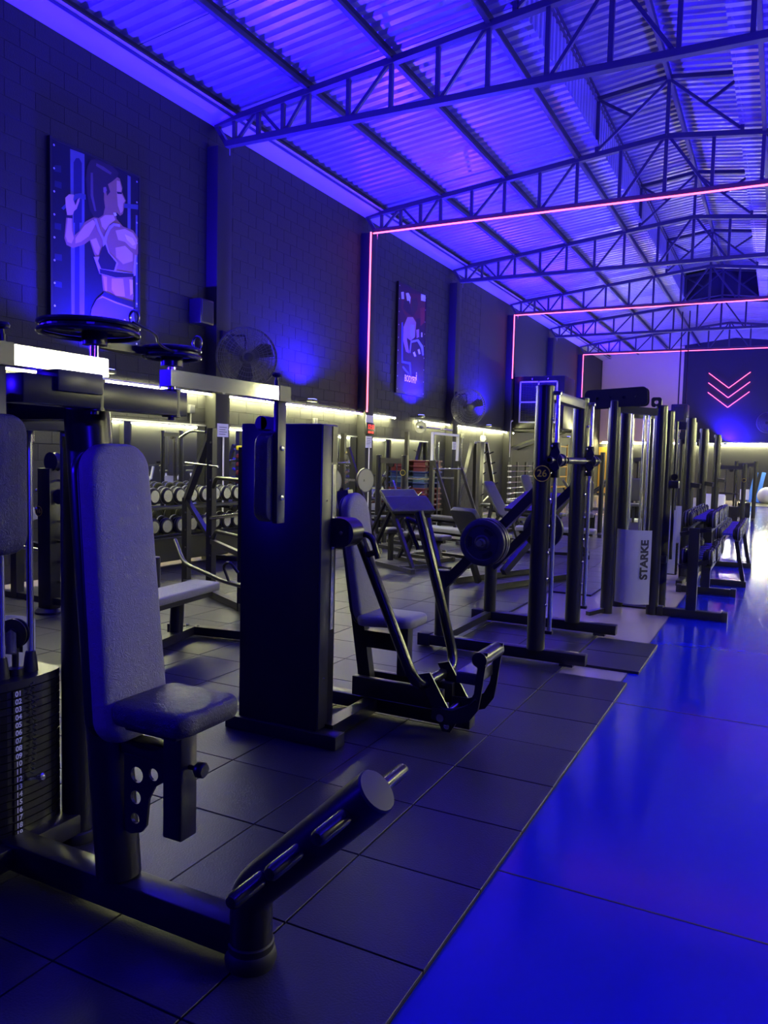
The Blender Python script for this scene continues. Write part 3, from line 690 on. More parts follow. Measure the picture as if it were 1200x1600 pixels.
for (px, py, pz, n, s) in ((-1.985, 5.71, .905, 3, -1), (-1.92, FY+.06, .905, 2, 1)):
    obj('storage_horn', G().tube((px, py, pz), (px, py+s*.22, pz), .024, 16), 'steel', sm)
    for k in range(n):
        y = py+s*(.045+.046*k); r = .185 if k < n-1 else .178
        lb = ('black rubber weight plate nearest on the near horn of smith machine 26', 'middle black weight plate on the near horn of smith machine 26', 'innermost black weight plate on the near horn of smith machine 26')[2-k] if n == 3 else ('inner black weight plate on the far horn of smith machine 26', 'outer black weight plate on the far horn of smith machine 26')[k]
        t = thing('weight_plate', lb, 'weight plate', (px, y, pz), group='plates stored on smith machine 26')
        d = obj('plate_body', plate_disc(G(), (px, y-.021, pz), (0, 1, 0), r, .042), 'plate_rubber', t)
        for a0 in (.6, 2.7, 4.8):
            arc = [(.115*math.cos(a0+.1*i), .115*math.sin(a0+.1*i)) for i in range(9)]+[(.085*math.cos(a0+.8-.1*i), .085*math.sin(a0+.8-.1*i)) for i in range(9)]
            obj('grip_slot', G().prism(arc, (px, y-.0125, pz), (1, 0, 0), (0, 0, 1), (0, -.004, 0)), 'plastic', d, False)
        obj('hub_ring', G().lathe((px, y-.022, pz), (0, 1, 0), [(.027, 0), (.034, 0), (.034, .044), (.027, .044)], 20), 'steel', d)
def badge(parent, c, n, num, r=.045):
    c, n = V(c), nrm(n); U = V((0, 0, 1)).cross(n).normalized()
    b = obj('number_badge', G().lathe(c, n, [(r*1.12, 0), (r*1.12, .003), (.001, .0032)], 28), 'plastic', parent)
    ring = [c+n*.004+(U*math.cos(2*math.pi*i/28)+V((0, 0, 1))*math.sin(2*math.pi*i/28))*r for i in range(28)]
    obj('badge_ring', G().sweep(ring, r*.07, 6, True), 'yellow', b)
    if num: text('badge_number', num, r*1.28, c+n*.0035, U, (0, 0, 1), 'yellow', b, .001, bold=.001)
    return b
obj('badge_sleeve', G().tube((UX, NY, 1.38), (UX, NY, 1.51), .0695, 26), 'plastic', sm)
badge(sm, (UX+.018, NY-.0715, 1.443), (.25, -1, 0), '26', .058)
# ================================================================== DUMBBELLS AND THEIR RACKS
def OD(k): return ('first', 'second', 'third', 'fourth', 'fifth', 'sixth', 'seventh', 'eighth', 'ninth', 'tenth', 'eleventh', 'twelfth', 'thirteenth', 'fourteenth')[k]
def make_dumbbell(label, group, r, ln, loc, rz=0):
    t = thing('dumbbell', label, 'dumbbell', loc, rz, group, local=True)
    obj('handle', G().lathe((-ln/2+.06, 0, 0), (1, 0, 0), [(.015, 0), (.018, ln*.25), (.018, ln*.5), (.015, ln-.12)], 10), 'steel', t)
    hl = ln*.3; prof = [(r*.45, 0), (r*.7, .002), (r*.78, .012), (r*.86, .012), (r*.9, .018), (r*.9, hl*.36), (r*.84, hl*.4), (r*.95, hl*.42), (r, hl*.46), (r, hl*.88), (r*.94, hl*.95), (r*.82, hl), (r*.5, hl), (r*.46, hl-.006), (.001, hl-.006)]
    a = obj('head', G().lathe((ln/2-hl, 0, 0), (1, 0, 0), prof, 18), 'db_rubber', t)
    b = obj('head', G().lathe((-ln/2+hl, 0, 0), (-1, 0, 0), prof, 18), 'db_rubber', t)
    for q, s in ((a, 1), (b, -1)): obj('rim', G().lathe((s*(ln/2-hl*.36), 0, 0), (s, 0, 0), [(r*.97, 0), (r+.003, 0), (r+.003, .012), (r*.97, .012)], 18), 'greysteel', q)
    obj('end_ring', G().lathe((ln/2, 0, 0), (1, 0, 0), [(r*.62, -.003), (r*.72, -.003), (r*.72, .002), (r*.62, .002)], 18), 'steel', a)
    obj('end_ring', G().lathe((-ln/2, 0, 0), (-1, 0, 0), [(r*.62, -.003), (r*.72, -.003), (r*.72, .002), (r*.62, .002)], 18), 'steel', b)
    return t
def rack_tier(parent, x, y0, y1, z, dx=.11, tilt=.0):
    for s in (-1, 1):
        obj('cradle_rail', G().bar((x+s*dx, y0, z+s*tilt), (x+s*dx, y1, z+s*tilt), .05, .03), 'black', parent, False)
    return parent
# rack by the blue lane
r1 = thing('dumbbell_rack', 'two-tier black dumbbell rack at the edge of the blue lane', 'dumbbell rack', (-.71, 9.3, ZF))
for y in (8.36, 10.05):
    f = obj('foot', G().bbox(-1.02, -.41, y-.045, y+.045, ZF+.005, .065, .005), 'black', r1)
    for x in (-1.02, -.41): obj('foot_cap', G().bbox(x-.03, x+.03, y-.05, y+.05, ZF, .075, .004), 'rubber', f)
    obj('upright', G().bbox(-.775, -.675, y-.04, y+.04, .06, .9, .005), 'black', r1)
    for z in (.55, .88): obj('tier_bracket', G().bar((-.86, y, z-.05), (-.57, y, z+.02), .06, .04), 'black', r1, False)
rack_tier(r1, -.70, 8.3, 10.3, .885); rack_tier(r1, -.69, 8.3, 10.1, .50)
dp = make_dumbbell(OD(0)+' top-tier dumbbell from the near end of the two-tier lane rack', 'dumbbells on the lane rack', .08, .31, (-.69, 8.42, .985))
for k in range(1, 10): dup(dp, None, (-.69+random.uniform(-.012, .012), 8.42+.205*k, .985), random.uniform(-.06, .06), OD(k)+' top-tier dumbbell from the near end of the two-tier lane rack')
for k in range(8): dup(dp, None, (-.69+random.uniform(-.012, .012), 8.44+.21*k, .60), random.uniform(-.06, .06), OD(k)+' lower-tier dumbbell from the near end of the two-tier lane rack')
r2 = thing('dumbbell_rack', 'low single-tier black dumbbell rack farther along the blue lane', 'dumbbell rack', (-.52, 11.9, ZF))
for y in (10.9, 13.0):
    obj('foot', G().bbox(-.85, -.3, y-.04, y+.04, ZF, .06, .005), 'black', r2)
    for x, s in ((-.72, 1), (-.40, -1)): obj('leg', G().bar((x-s*.06, y, .05), (x+s*.04, y, .56), .05, .05), 'black', r2, False)
rack_tier(r2, -.54, 10.7, 13.3, .57)
for k in range(12): dup(dp, None, (-.54+random.uniform(-.01, .01), 10.8+.205*k, .668), random.uniform(-.06, .06), OD(k)+' dumbbell from the near end of the low rack farther along the lane', 'dumbbells on the low lane rack')
# rack along the poster wall
r3 = thing('dumbbell_rack', 'two-tier dumbbell rack standing before the wall mirror', 'dumbbell rack', (-7.2, 8.8, ZF))
for y in (7.3, 8.9, 10.5):
    obj('foot', G().bbox(-7.5, -6.85, y-.04, y+.04, ZF, .06, .005), 'black', r3)
    obj('upright', G().bbox(-7.47, -7.37, y-.04, y+.04, .05, 1.0, .005), 'black', r3)
    for z in (.8, .41): obj('tier_arm', G().bar((-7.4, y, z), (-7.0, y, z-.03), .05, .04), 'black', r3, False)
for z in (.84, .45): rack_tier(r3, -7.15, 7.2, 10.6, z, .11, -.03); obj('tier_shelf', G().bar((-7.15, 7.2, z-.03), (-7.15, 10.6, z-.03), .34, .015), 'black', r3, False)
obj('lower_panel', G().box(-7.32, -7.3, 7.2, 10.6, .06, .42), 'black', r3, False)
d3 = None
for z, row in ((.975, 'top'), (.585, 'lower')):
    for k in range(14):
        lb = '%s dumbbell from the left on the %s tier before the wall mirror' % (OD(k), row)
        if d3 is None: d3 = make_dumbbell(lb, 'dumbbells before the wall mirror', .108, .36, (-7.15, 7.35+.238*k, z))
        else: dup(d3, None, (-7.15, 7.35+.238*k, z), random.uniform(-.08, .08), lb)
# ================================================================== MACHINES
def stack_frame(t, w, h, r=.05, n=12, rods=True, base=True):
    # local: width along x, front towards -y
    for s in (-1, 1):
        p = obj('upright', G().tube((s*w/2, 0, 0), (s*w/2, 0, h), r, 18).lathe((s*w/2, 0, h), (0, 0, 1), [(r, 0), (r*.9, .008), (.001, .01)], 18), 'black', t)
    obj('top_beam', G().bar((-w/2, 0, h-.1), (w/2, 0, h-.1), .06, .1), 'graphite', t, False)
    if rods:
        for s in (-1, 1): obj('guide_rod', G().tube((s*w*.2, 0, .1), (s*w*.2, 0, h-.12), .012, 10), 'chrome', t)
        obj('cable', G().tube((0, 0, .6), (0, 0, h-.12), .004, 6), 'plastic', t)
        for k in range(n): obj('weight_plate', G().box(-w*.33, w*.33, -.06, .06, .08+k*.036, .08+k*.036+.031), 'black_gloss', t, False)
        obj('top_pulley', G().lathe((0, -.02, h-.17), (0, 1, 0), [(.05, 0), (.04, .01), (.04, .03), (.05, .04)], 16), 'plastic', t)
    if base:
        for s in (-1, 1): obj('floor_beam', G().bbox(s*w/2-.04, s*w/2+.04, -.5, .35, 0, .07, .005), 'black', t)
    return t
def bench(label, loc, rz, L=1.2, W=.28, incl=0, group=None, light=False, h=.45):
    t = thing('flat_bench' if not incl else 'incline_bench', label, 'bench', loc, rz, group, local=True)
    m = 'upholstery_lit' if light else 'upholstery'  # lit pads take the brightened copy of the upholstery colour
    if incl:
        obj('seat_pad', G().pad(rrect(W, .4, .05), (-L*.3, 0, h-.06), (0, -1, 0), (1, 0, 0), (0, 0, 1), .06, .015), m, t)
        d = V((math.cos(incl), 0, math.sin(incl))); n = V((-math.sin(incl), 0, math.cos(incl)))
        obj('back_pad', G().pad(rrect(W, .8, .08), V((-L*.08, 0, h-.05))+d*.42, (0, -1, 0), d, n, .06, .015), m, t)
        obj('back_support', G().bar((-L*.1, 0, h-.08), V((-L*.08, 0, h-.08))+d*.7, .06, .05), 'black', t, False)
        obj('rear_strut', G().bar((L*.3, 0, .06), V((-L*.08, 0, h-.08))+d*.5, .05, .05), 'black', t, False)
    else:
        obj('pad', G().pad(rrect(W, L, .05), (0, 0, h-.065), (0, -1, 0), (1, 0, 0), (0, 0, 1), .065, .015), m, t)
        obj('pad_rail', G().bar((-L*.45, 0, h-.09), (L*.45, 0, h-.09), .06, .05), 'black', t, False)
    for s in (-1, 1):
        obj('leg', G().bar((s*L*.38, 0, .05), (s*L*.25, 0, h-.08), .06, .05), 'black', t, False)
        f = obj('foot', G().bar((s*L*.4, -.25, .03), (s*L*.4, .25, .03), .06, .055), 'black', t, False)
        for q in (-1, 1): obj('foot_cap', G().bbox(s*L*.4-.035, s*L*.4+.035, q*.25-.03, q*.25+.03, 0, .065, .004), 'rubber', f)
    obj('spine', G().bar((-L*.4, 0, .04), (L*.4, 0, .04), .05, .05), 'black', t, False)
    return t
# cable tower with the printed shroud
ct = thing('cable_tower', 'tall four-post cable machine whose frosted shroud reads STARKE', 'gym machine', (-1.3, 8.45, ZF))
for x, y, h in ((-1.525, 8.15, 2.16), (-1.10, 8.36, 2.12), (-1.50, 8.62, 2.12), (-1.09, 8.86, 2.10)):
    p = obj('upright', G().tube((x, y, ZF), (x, y, h), .062, 24).lathe((x, y, h), (0, 0, 1), [(.064, 0), (.06, .012), (.001, .014)], 24), 'black', ct)
g = G(); n = 16; yy = [(-1.46+.345*i/n, 8.215-.09*math.sin(math.pi*i/n)) for i in range(n+1)]
vs = [(x, y+o, z) for o in (0, .005) for x, y in yy for z in (.1, .86)]
m = 2*(n+1); fs = [(2*i, 2*i+2, 2*i+3, 2*i+1) for i in range(n)]+[(m+2*i, m+2*i+1, m+2*i+3, m+2*i+2) for i in range(n)]+[(2*i+1, 2*i+3, m+2*i+3, m+2*i+1) for i in range(n)]+[(2*i, m+2*i, m+2*i+2, 2*i+2) for i in range(n)]
sh = obj('stack_shroud', g.add(vs, fs), 'frosted', ct)
text('maker_name', 'STARKE', .11, (-1.170, 8.168, .56), (0, 0, 1), (-1, -.735, 0), 'ink', sh, .001, bold=.005, sx=1.05)
for k in range(14): obj('weight_plate', G().box(-1.43, -1.16, 8.27, 8.40, .08+k*.03, .105+k*.03), 'black_gloss', ct, False)
for x in (-1.38, -1.21): obj('guide_rod', G().tube((x, 8.34, .08), (x, 8.34, 2.1), .013, 12), 'rod', ct)
for x, y in ((-1.43, 8.7), (-1.22, 8.8), (-1.3, 8.6)): obj('guide_rod', G().tube((x, y, .08), (x, y, 2.1), .013, 12), 'rod', ct)
obj('head_beam', G().bar((-1.525, 8.15, 2.09), (-1.10, 8.36, 2.06), .08, .07), 'black', ct, False)
obj('head_beam', G().bar((-1.5, 8.62, 2.06), (-1.09, 8.86, 2.05), .08, .07), 'black', ct, False)
hp = rrect(.62, .19, .05, 5)
for y in (8.10, 8.22): 
    q = obj('pulley_plate', G().plate(hp, [circ(-.18, .0, .018), circ(.08, .0, .018), circ(-.05, .01, .01), circ(.2, 0, .01)], (-1.515, y, 2.195), (1, 0, .055), (-.055, 0, 1), (0, .008, 0)), 'black', ct, False)
for dx in (-.18, .08): obj('head_pulley', G().lathe((-1.515+dx, 8.12, 2.195), (0, 1, 0), [(.06, 0), (.05, .02), (.05, .05), (.06, .07)], 20), 'plastic', ct)
obj('pulley_bracket', G().plate(rrect(.1, .1, .025), [circ(0, 0, .02)], (-1.16, 8.4, 2.17), (1, .1, 0), (0, 0, 1), (0, .06, 0)), 'graphite', ct, False)
obj('cable', G().tube((-1.74, 8.12, .3), (-1.74, 8.12, 2.14), .004, 6), 'plastic', ct)
obj('carriage', G().bbox(-1.05, -.95, 8.80, 8.92, 1.28, 1.36, .006), 'black', ct)
obj('carriage_pulley', G().lathe((-1.0, 8.84, 1.40), (0, 1, 0), [(.035, 0), (.028, .012), (.028, .02), (.035, .03)], 14), 'plastic', ct)
obj('lower_guide', G().tube((-1.01, 8.93, .5), (-1.01, 8.93, 2.0), .016, 12), 'graphite', ct)
obj('lower_bracket', G().bbox(-1.1, -1.03, 8.75, 8.92, .47, .55, .006), 'black', ct)
obj('floor_mat', G().bbox(-1.58, -1.08, 8.6, 9.35, ZF, ZF+.02, .004), 'rubber', ct)
obj('low_tie', G().bar((-1.66, 7.9, 0), (-1.525, 8.15, .02), .05, .04), 'black', ct, False)
# further cable towers behind it
for (x, y, h, w, lb) in ((-1.32, 11.0, 2.17, .5, 'tall cable machine frame rising behind the STARKE tower'), (-1.25, 12.2, 2.08, .5, 'cable machine frame second behind the STARKE tower'), (-1.35, 15.6, 2.12, .62, 'cable machine frame farthest in the row, against the glowing end wall')):
    t = thing('cable_tower', lb, 'gym machine', (x, y, ZF), 0, 'cable towers behind', local=True)
    stack_frame(t, w, h, .062)
    obj('shroud', G().box(-.15, .15, -.11, -.105, .1, .95), 'frosted', t, False)
    obj('side_arm', G().bar((w/2, 0, 1.3), (w/2+.16, -.05, 1.28), .06, .06), 'black', t, False)
    obj('rear_upright', G().tube((w/2-.02, .45, 0), (w/2-.02, .45, h-.03), .055, 18), 'black', t); obj('top_tie', G().bar((w/2-.02, 0, h-.06), (w/2-.02, .45, h-.08), .06, .08), 'black', t, False)
# station with the yellow badge
t = thing('stack_station', 'black weight-stack station with a small yellow round badge on its post', 'gym machine', (-6.57, 13.2, 0), -.05, local=True)
stack_frame(t, .56, 1.58, .06); badge(t, (.28, -.062, 1.26), (.1, -1, 0), '', .05)
obj('cable_arm', G().bar((.05, -.02, 1.1), (.28, -.25, .85), .03, .03), 'steel', t, False)
# number 16 column at the far left
t = thing('pulley_column', 'narrow black pulley column with number 16 badge at the far left', 'gym machine', (-6.05, 5.0, 0), 0, local=True)
obj('column', G().bbox(-.085, .085, -.06, .06, .02, 1.36, .01), 'black', t)
obj('column_foot', G().lathe((0, 0, 0), (0, 0, 1), [(.13, 0), (.13, .02), (.1, .05)], 20), 'rubber', t)
obj('top_pulley', G().lathe((.06, -.03, 1.42), (0, 1, 0), [(.02, 0), (.09, 0), (.075, .02), (.075, .04), (.09, .06), (.02, .06)], 24), 'graphite', t)
obj('side_pulley', G().lathe((.15, -.02, 1.1), (0, 1, 0), [(.02, 0), (.07, 0), (.06, .02), (.07, .04)], 20), 'graphite', t)
for z in (1.15, .98): obj('clamp_bolt', G().lathe((-.085, -.06, z), (-1, -1, 0), [(.016, 0), (.02, .012), (.01, .02)], 10), 'steel', t)
obj('pull_bar', G().tube((-.55, -.05, .62), (-.02, -.02, .58), .02, 12), 'steel', t)
obj('floor_rail', G().bar((-.3, 0, .12), (.6, 0, .12), .06, .06), 'black', t, False)
for k in range(6): obj('rung', G().bar((.1, .02, .3+.19*k), (.3, .02, .3+.19*k), .03, .02), 'steel', t, False)
obj('rung_post', G().bar((.3, .02, 0), (.3, .02, 1.35), .04, .04), 'black', t, False)
badge(t, (-.06, -.062, .96), (0, -1, 0), '16', .045)
t = thing('roller_pad_stand', 'dark stand with a pale roller cushion beside pulley column 16', 'gym machine', (-6.95, 5.35, 0), 0, local=True)
obj('post', G().bar((0, 0, 0), (0, 0, .62), .09, .09), 'black', t, False); obj('roller', G().lathe((-.05, 0, .78), (.8, .2, .35), [(.03, 0), (.07, .01), (.07, .26), (.03, .27)], 16), 'upholstery_lit', t)
obj('arm', G().bar((0, 0, .6), (.35, 0, .56), .05, .05), 'black', t, False); obj('foot', G().bar((-.3, 0, .03), (.3, 0, .03), .08, .06), 'black', t, False)
# bench behind the pec fly machine
t = thing('flat_bench', 'flat bench with pale lit pad just left of the tall dark tower', 'bench', (-4.25, 4.8, 0))
obj('pad', G().pad(rrect(.30, 1.35, .05), (-4.22, 4.50, .385), (1, 0, 0), (-.12, 1, 0), (0, 0, 1), .065, .015), 'upholstery_lit', t)  # lamp light on the pad is put into its pale colour
obj('pad_board', G().bar((-4.15, 3.9, .36), (-4.3, 5.1, .36), .2, .05), 'black', t, False)
obj('post', G().tube((-4.3, 4.78, .06), (-4.26, 4.75, .36), .055, 18), 'black', t)
obj('spine', G().bar((-4.1, 3.9, .05), (-4.33, 5.0, .05), .08, .07), 'black', t, False)
obj('cross_foot', G().bar((-4.55, 4.98, .05), (-3.65, 5.12, .05), .08, .07), 'black', t, False)
for x in (-4.37, -4.26): obj('bolt', G().lathe((x, 5.0, .085), (0, 0, 1), [(.012, 0), (.012, .01), (.005, .013)], 8), 'steel', t)
# rack with hooks and bars behind it
t = thing('squat_rack', 'black squat rack with slanted strut and rows of bar hooks left of the tower', 'gym machine', (-5.3, 6.5, 0))
P1, P2, P3 = V((-5.37, 6.5, 0)), V((-4.62, 6.07, 0)), V((-6.06, 6.9, 0))
for p, h, nm in ((P1, 1.8, 'upright'), (P2, 1.6, 'upright'), (P3, 1.02, 'upright')):
    u = obj(nm, G().bar(p, p+V((0, 0, h)), .075, .075, (0, 1, 0)), 'black', t, False)
    for k in range(int(h/.22)): obj('hole_bush', G().lathe(p+V((.02, -.038, .25+.2*k)), (0, -1, 0), [(.012, 0), (.012, .003)], 8), 'steel', u)
obj('slant_strut', G().bar(P3+V((0, 0, 1.0)), P1+V((0, 0, 1.78)), .07, .06), 'graphite', t, False)
obj('lower_strut', G().bar(P3+V((0, 0, 1.0)), P1+V((0, 0, .62)), .05, .05), 'black', t, False)
for z, k in ((1.28, 1), (.95, 0), (.72, 1)):
    a, b = P1+V((.03, -.02, z-.1)), P2+V((-.03, .02, z))
    obj('hook_bar', G().sweep(fillet([P1+V((.04, -.02, z-.1)), P1+V((.14, -.09, z)), P2+V((-.03, .02, z))] if k else [a, b], .05), .022, 10), 'steel' if not k else 'black', t)
obj('mid_beam', G().bar(P1+V((0, 0, .6)), P2+V((0, 0, .55)), .05, .05), 'graphite', t, False)
obj('base_beam', G().bar(P3+V((0, 0, .04)), P2+V((.2, -.12, .04)), .08, .07), 'black', t, False)
obj('curved_bar', G().sweep(fillet([(-5.6, 6.2, .62), (-5.3, 6.0, .42), (-4.6, 5.75, .34), (-4.2, 5.6, .34)], .12), .022, 10), 'graphite', t)
obj('bar_hook', G().sweep(fillet([(-4.5, 5.7, .36), (-4.55, 5.68, .5), (-4.45, 5.65, .55), (-4.36, 5.66, .45)], .05), .014, 8), 'black', t)
obj('pull_handle', G().sweep(fillet([(-5.45, 6.5, 1.76), (-5.75, 6.6, 1.78), (-5.95, 6.66, 1.70)], .1), .016, 8), 'steel', t)
obj('spotter_arm', G().tube((-5.9, 6.7, 1.42), (-5.2, 6.4, 1.40), .014, 10), 'steel', t)
# short stub post with oblique tube next to the rack
t = thing('plate_stub', 'stubby round post with a slanted tube joining it, before the squat rack', 'gym machine', (-5.75, 6.1, 0))
obj('stub', G().tube((-5.62, 5.9, 0), (-5.62, 5.9, .46), .075, 20).lathe((-5.62, 5.9, .46), (0, 0, 1), [(.077, 0), (.07, .012), (.001, .014)], 20), 'black', t)
obj('slanted_tube', G().tube((-6.25, 5.9, .78), (-5.66, 5.9, .36), .032, 12), 'black', t)
# hack style frame with a red-blue step rack behind: mid-floor preacher benches
def preacher(label, loc, rz, s=1.):
    t = thing('preacher_bench', label, 'bench', loc, rz, 'preacher benches', local=True)
    n = V((.62, 0, .78)); d = V((.78, 0, -.62))
    obj('arm_pad', G().pad(rrect(.72, .32, .03), V((.0, 0, .86)), (0, 1, 0), d, n, .06, .014), 'upholstery', t)
    obj('arm_pad_back', G().bar((-.13, 0, .93), (.13, 0, .72), .6, .02), 'black', t, False)
    for q in (-1, 1):
        obj('prop', G().bar((.02, q*.28, .82), (.48, q*.22, .05), .05, .04), 'black', t, False); obj('rear_prop', G().bar((-.02, q*.26, .84), (-.62, q*.25, .05), .05, .04), 'black', t, False)
        obj('foot', G().bar((-.75, q*.3, .03), (.6, q*.3, .03), .07, .055), 'graphite', t, False)
    obj('cross_tie', G().bar((.3, -.3, .04), (.3, .3, .04), .06, .05), 'graphite', t, False)
    obj('seat', G().pad(rrect(.3, .3, .05), (-.45, 0, .45), (0, 1, 0), (-1, 0, 0), (0, 0, 1), .06, .015), 'upholstery', t)
    obj('seat_post', G().bar((-.45, 0, .04), (-.45, 0, .45), .06, .06), 'black', t, False)
    obj('bar_rest', G().tube((-.2, .25, .95), (-.1, .29, 1.05), .012, 8), 'steel', t)
    return t
preacher('preacher curl bench with slanted arm pad just right of the press backrest', (-4.62, 9.85, 0), -.55)
preacher('preacher curl bench standing just behind the nearer one', (-5.75, 11.9, 0), -.5)
BL = [('long flat bench with pale pad behind the swing handle of the chest press', (-4.25, 11.1, 0), -.35, 1.65, 1, 0), ('low flat bench just beyond the preacher curl bench', (-4.75, 10.7, 0), -.3, .9, 0, .40),
      ('dark flat bench standing left of the incline bench', (-5.3, 16.9, 0), -.2, 1.3, 0, 0), ('dark flat bench under the plate tree', (-5.9, 18.1, 0), -.25, 1.3, 0, 0), ('dark flat bench out on the floor past the plate tree', (-4.6, 16.2, 0), -.1, 1.3, 0, 0),
      ('flat bench beyond the far weight plates of smith machine 26', (-3.2, 12.5, 0), .2, 1.3, 1, 0), ('small flat bench in front of the bar ladder', (-5.9, 20.2, 0), -.2, 1.3, 1, 0), ('flat bench by the white-framed rack', (-5.4, 13.4, 0), -.4, 1.1, 0, 0)]
for lb, loc, rz, L, li, h in BL: bench(lb, loc, rz, L, .3, 0, 'flat benches on the rubber floor', bool(li), h or .46)
bench('incline bench with blue-lit back pad behind the stored plates', (-4.75, 14.3, 0), 2.75, 1.2, .3, .95, None, False, .48)
bench('incline bench with raised back pad in front of the bar ladder', (-5.6, 19.2, 0), 2.6, 1.2, .3, 1.1, None, False, .48)
# loaded bench press by the wall
t = thing('press_station', 'dark press station with two loaded plates and red bumper shelves behind the backrest', 'gym machine', (-7.0, 11.6, 0), 0, local=True)
for s in (-1, 1):
    u = obj('upright', G().bar((0, s*.5, 0), (0, s*.5, 1.95), .08, .08, (0, 1, 0)), 'black', t, False)
    obj('slant', G().bar((.1, s*.5, 1.7), (.7, s*.5, .05), .06, .06), 'black', t, False); obj('foot', G().bar((-.4, s*.5, .03), (.8, s*.5, .03), .07, .06), 'black', t, False)
    for k in range(6): obj('hook', G().bar((.04, s*.5, .7+.18*k), (.12, s*.5, .74+.18*k), .04, .03), 'steel', u, False)
obj('cross_bar', G().tube((.05, -.7, 1.42), (.05, .7, 1.42), .02, 12), 'steel', t); obj('tie', G().bar((0, -.5, 1.0), (0, .5, 1.0), .05, .05), 'black', t, False)
for k, (x, y, z, r, lb) in enumerate(((-6.62, 11.05, 1.12, .22, 'round weight plate with pale rim left of the wall sign'), (-6.62, 12.2, 1.12, .22, 'round weight plate hanging just left of the white conduit'))):
    q = thing('weight_plate', lb, 'weight plate', (x, y, z), group='plates on the press station')
    dd = obj('plate_body', plate_disc(G(), (x, y, z), (1, -.25, 0), r, .045), 'plate_rubber', q)
    obj('rim_line', G().lathe(V((x, y, z)), (1, -.25, 0), [(r*.86, .04), (r*.92, .04), (r*.92, .048), (r*.86, .048)], 28), 'greysteel', dd)
obj('plate_peg', G().tube((.38, -.55, 1.12), (.38, -.49, 1.12), .02, 8).bar((.05, -.5, 1.12), (.42, -.5, 1.12), .04, .04), 'steel', t); obj('plate_peg', G().bar((.05, .5, 1.12), (.42, .55, 1.12), .04, .04), 'steel', t, False)
# white-framed smith rack by the wall
t = thing('half_rack', 'tall rack with pale upper frame and a bar across its top under the tube lights', 'gym machine', (-6.9, 15.9, 0), 0, local=True)
for s in (-1, 1):
    for x in (-.3, .3):
        u = obj('upright', G().bar((x, s*.72, 0), (x, s*.72, 1.5 if x > 0 else 2.1), .08, .08, (0, 1, 0)), 'black', t, False)
    obj('pale_upright', G().bar((.3, s*.72, 1.3), (.3, s*.72, 2.1), .05, .05, (0, 1, 0)), 'white', t, False)
    obj('slant', G().bar((.35, s*.72, 1.5), (.9, s*.72, .05), .06, .06), 'black', t, False); obj('foot', G().bar((-.4, s*.72, .03), (1., s*.72, .03), .07, .06), 'black', t, False)
    obj('side_tie', G().bar((-.3, s*.72, 1.1), (.3, s*.72, 1.1), .04, .04), 'steel', t, False)
    obj('guide_rod', G().tube((.42, s*.66, .1), (.42, s*.66, 1.9), .015, 10), 'chrome', t)
obj('top_frame', G().bar((.3, -.72, 2.08), (.3, .72, 2.08), .05, .05), 'white', t, False); obj('top_bar', G().tube((.1, -1.05, 2.2), (.1, .85, 2.2), .022, 10), 'steel', t)
obj('racked_bar', G().tube((.42, -.95, 1.32), (.42, .95, 1.32), .016, 10), 'steel', t); obj('low_tie', G().bar((-.3, -.72, .5), (-.3, .72, .5), .05, .05), 'steel', t, False)
obj('bar_plate', plate_disc(G(), (.1, -.92, 2.2), (0, 1, 0), .13, .03), 'greysteel', t)
# stacks of aerobic steps
for k in range(9):
    c = ('red', 'red', 'red', 'red', 'blue_paint', 'lightblue', 'blue_paint', 'red', 'red')[k]; z = .40+.13*k; y = 16.95
    nm = {'red': 'red', 'blue_paint': 'dark blue', 'lightblue': 'light blue'}[c]
    solo('aerobic_step', G().bbox(-7.65, -7.3, y-.5, y+.5, z+.015, z+.055, .015).box(-7.63, -7.34, y-.47, y-.3, z-.075, z+.02).box(-7.63, -7.34, y+.3, y+.47, z-.075, z+.02), c, '%s aerobic step, %s from the bottom of the striped stack behind the pale rack' % (nm, OD(k)), 'aerobic step', (-7.48, y, z-.075), 'aerobic steps stacked by the wall')
t = thing('step_shelf', 'low dark shelf carrying the striped aerobic steps', 'shelf', (-7.48, 16.9, 0))
obj('board', G().box(-7.68, -7.28, 16.4, 17.5, .285, .325), 'black', t, False)
for y in (16.45, 17.45): obj('leg', G().box(-7.66, -7.3, y-.03, y+.03, 0, .285), 'black', t, False)
for k in range(6):
    z = .4+.14*k; solo('aerobic_step', G().bbox(-7.66, -7.32, 10.6, 11.3, z+.5, z+.58, .02), 'red' if k < 5 else 'yellow', ('red aerobic step, %s from the bottom of the stack left of the wall clock' % OD(k) if k < 5 else 'yellow aerobic step topping the stack left of the wall clock'), 'aerobic step', (-7.49, 10.95, z+.5), 'aerobic steps left of the clock')
t = thing('step_shelf', 'dark crate base under the red steps left of the clock', 'shelf', (-7.49, 10.95, 0))
obj('crate', G().box(-7.66, -7.32, 10.6, 11.3, .75, .9), 'black', t, False)
for y in (10.65, 11.25): obj('leg', G().box(-7.62, -7.36, y-.03, y+.03, 0, .75), 'black', t, False)
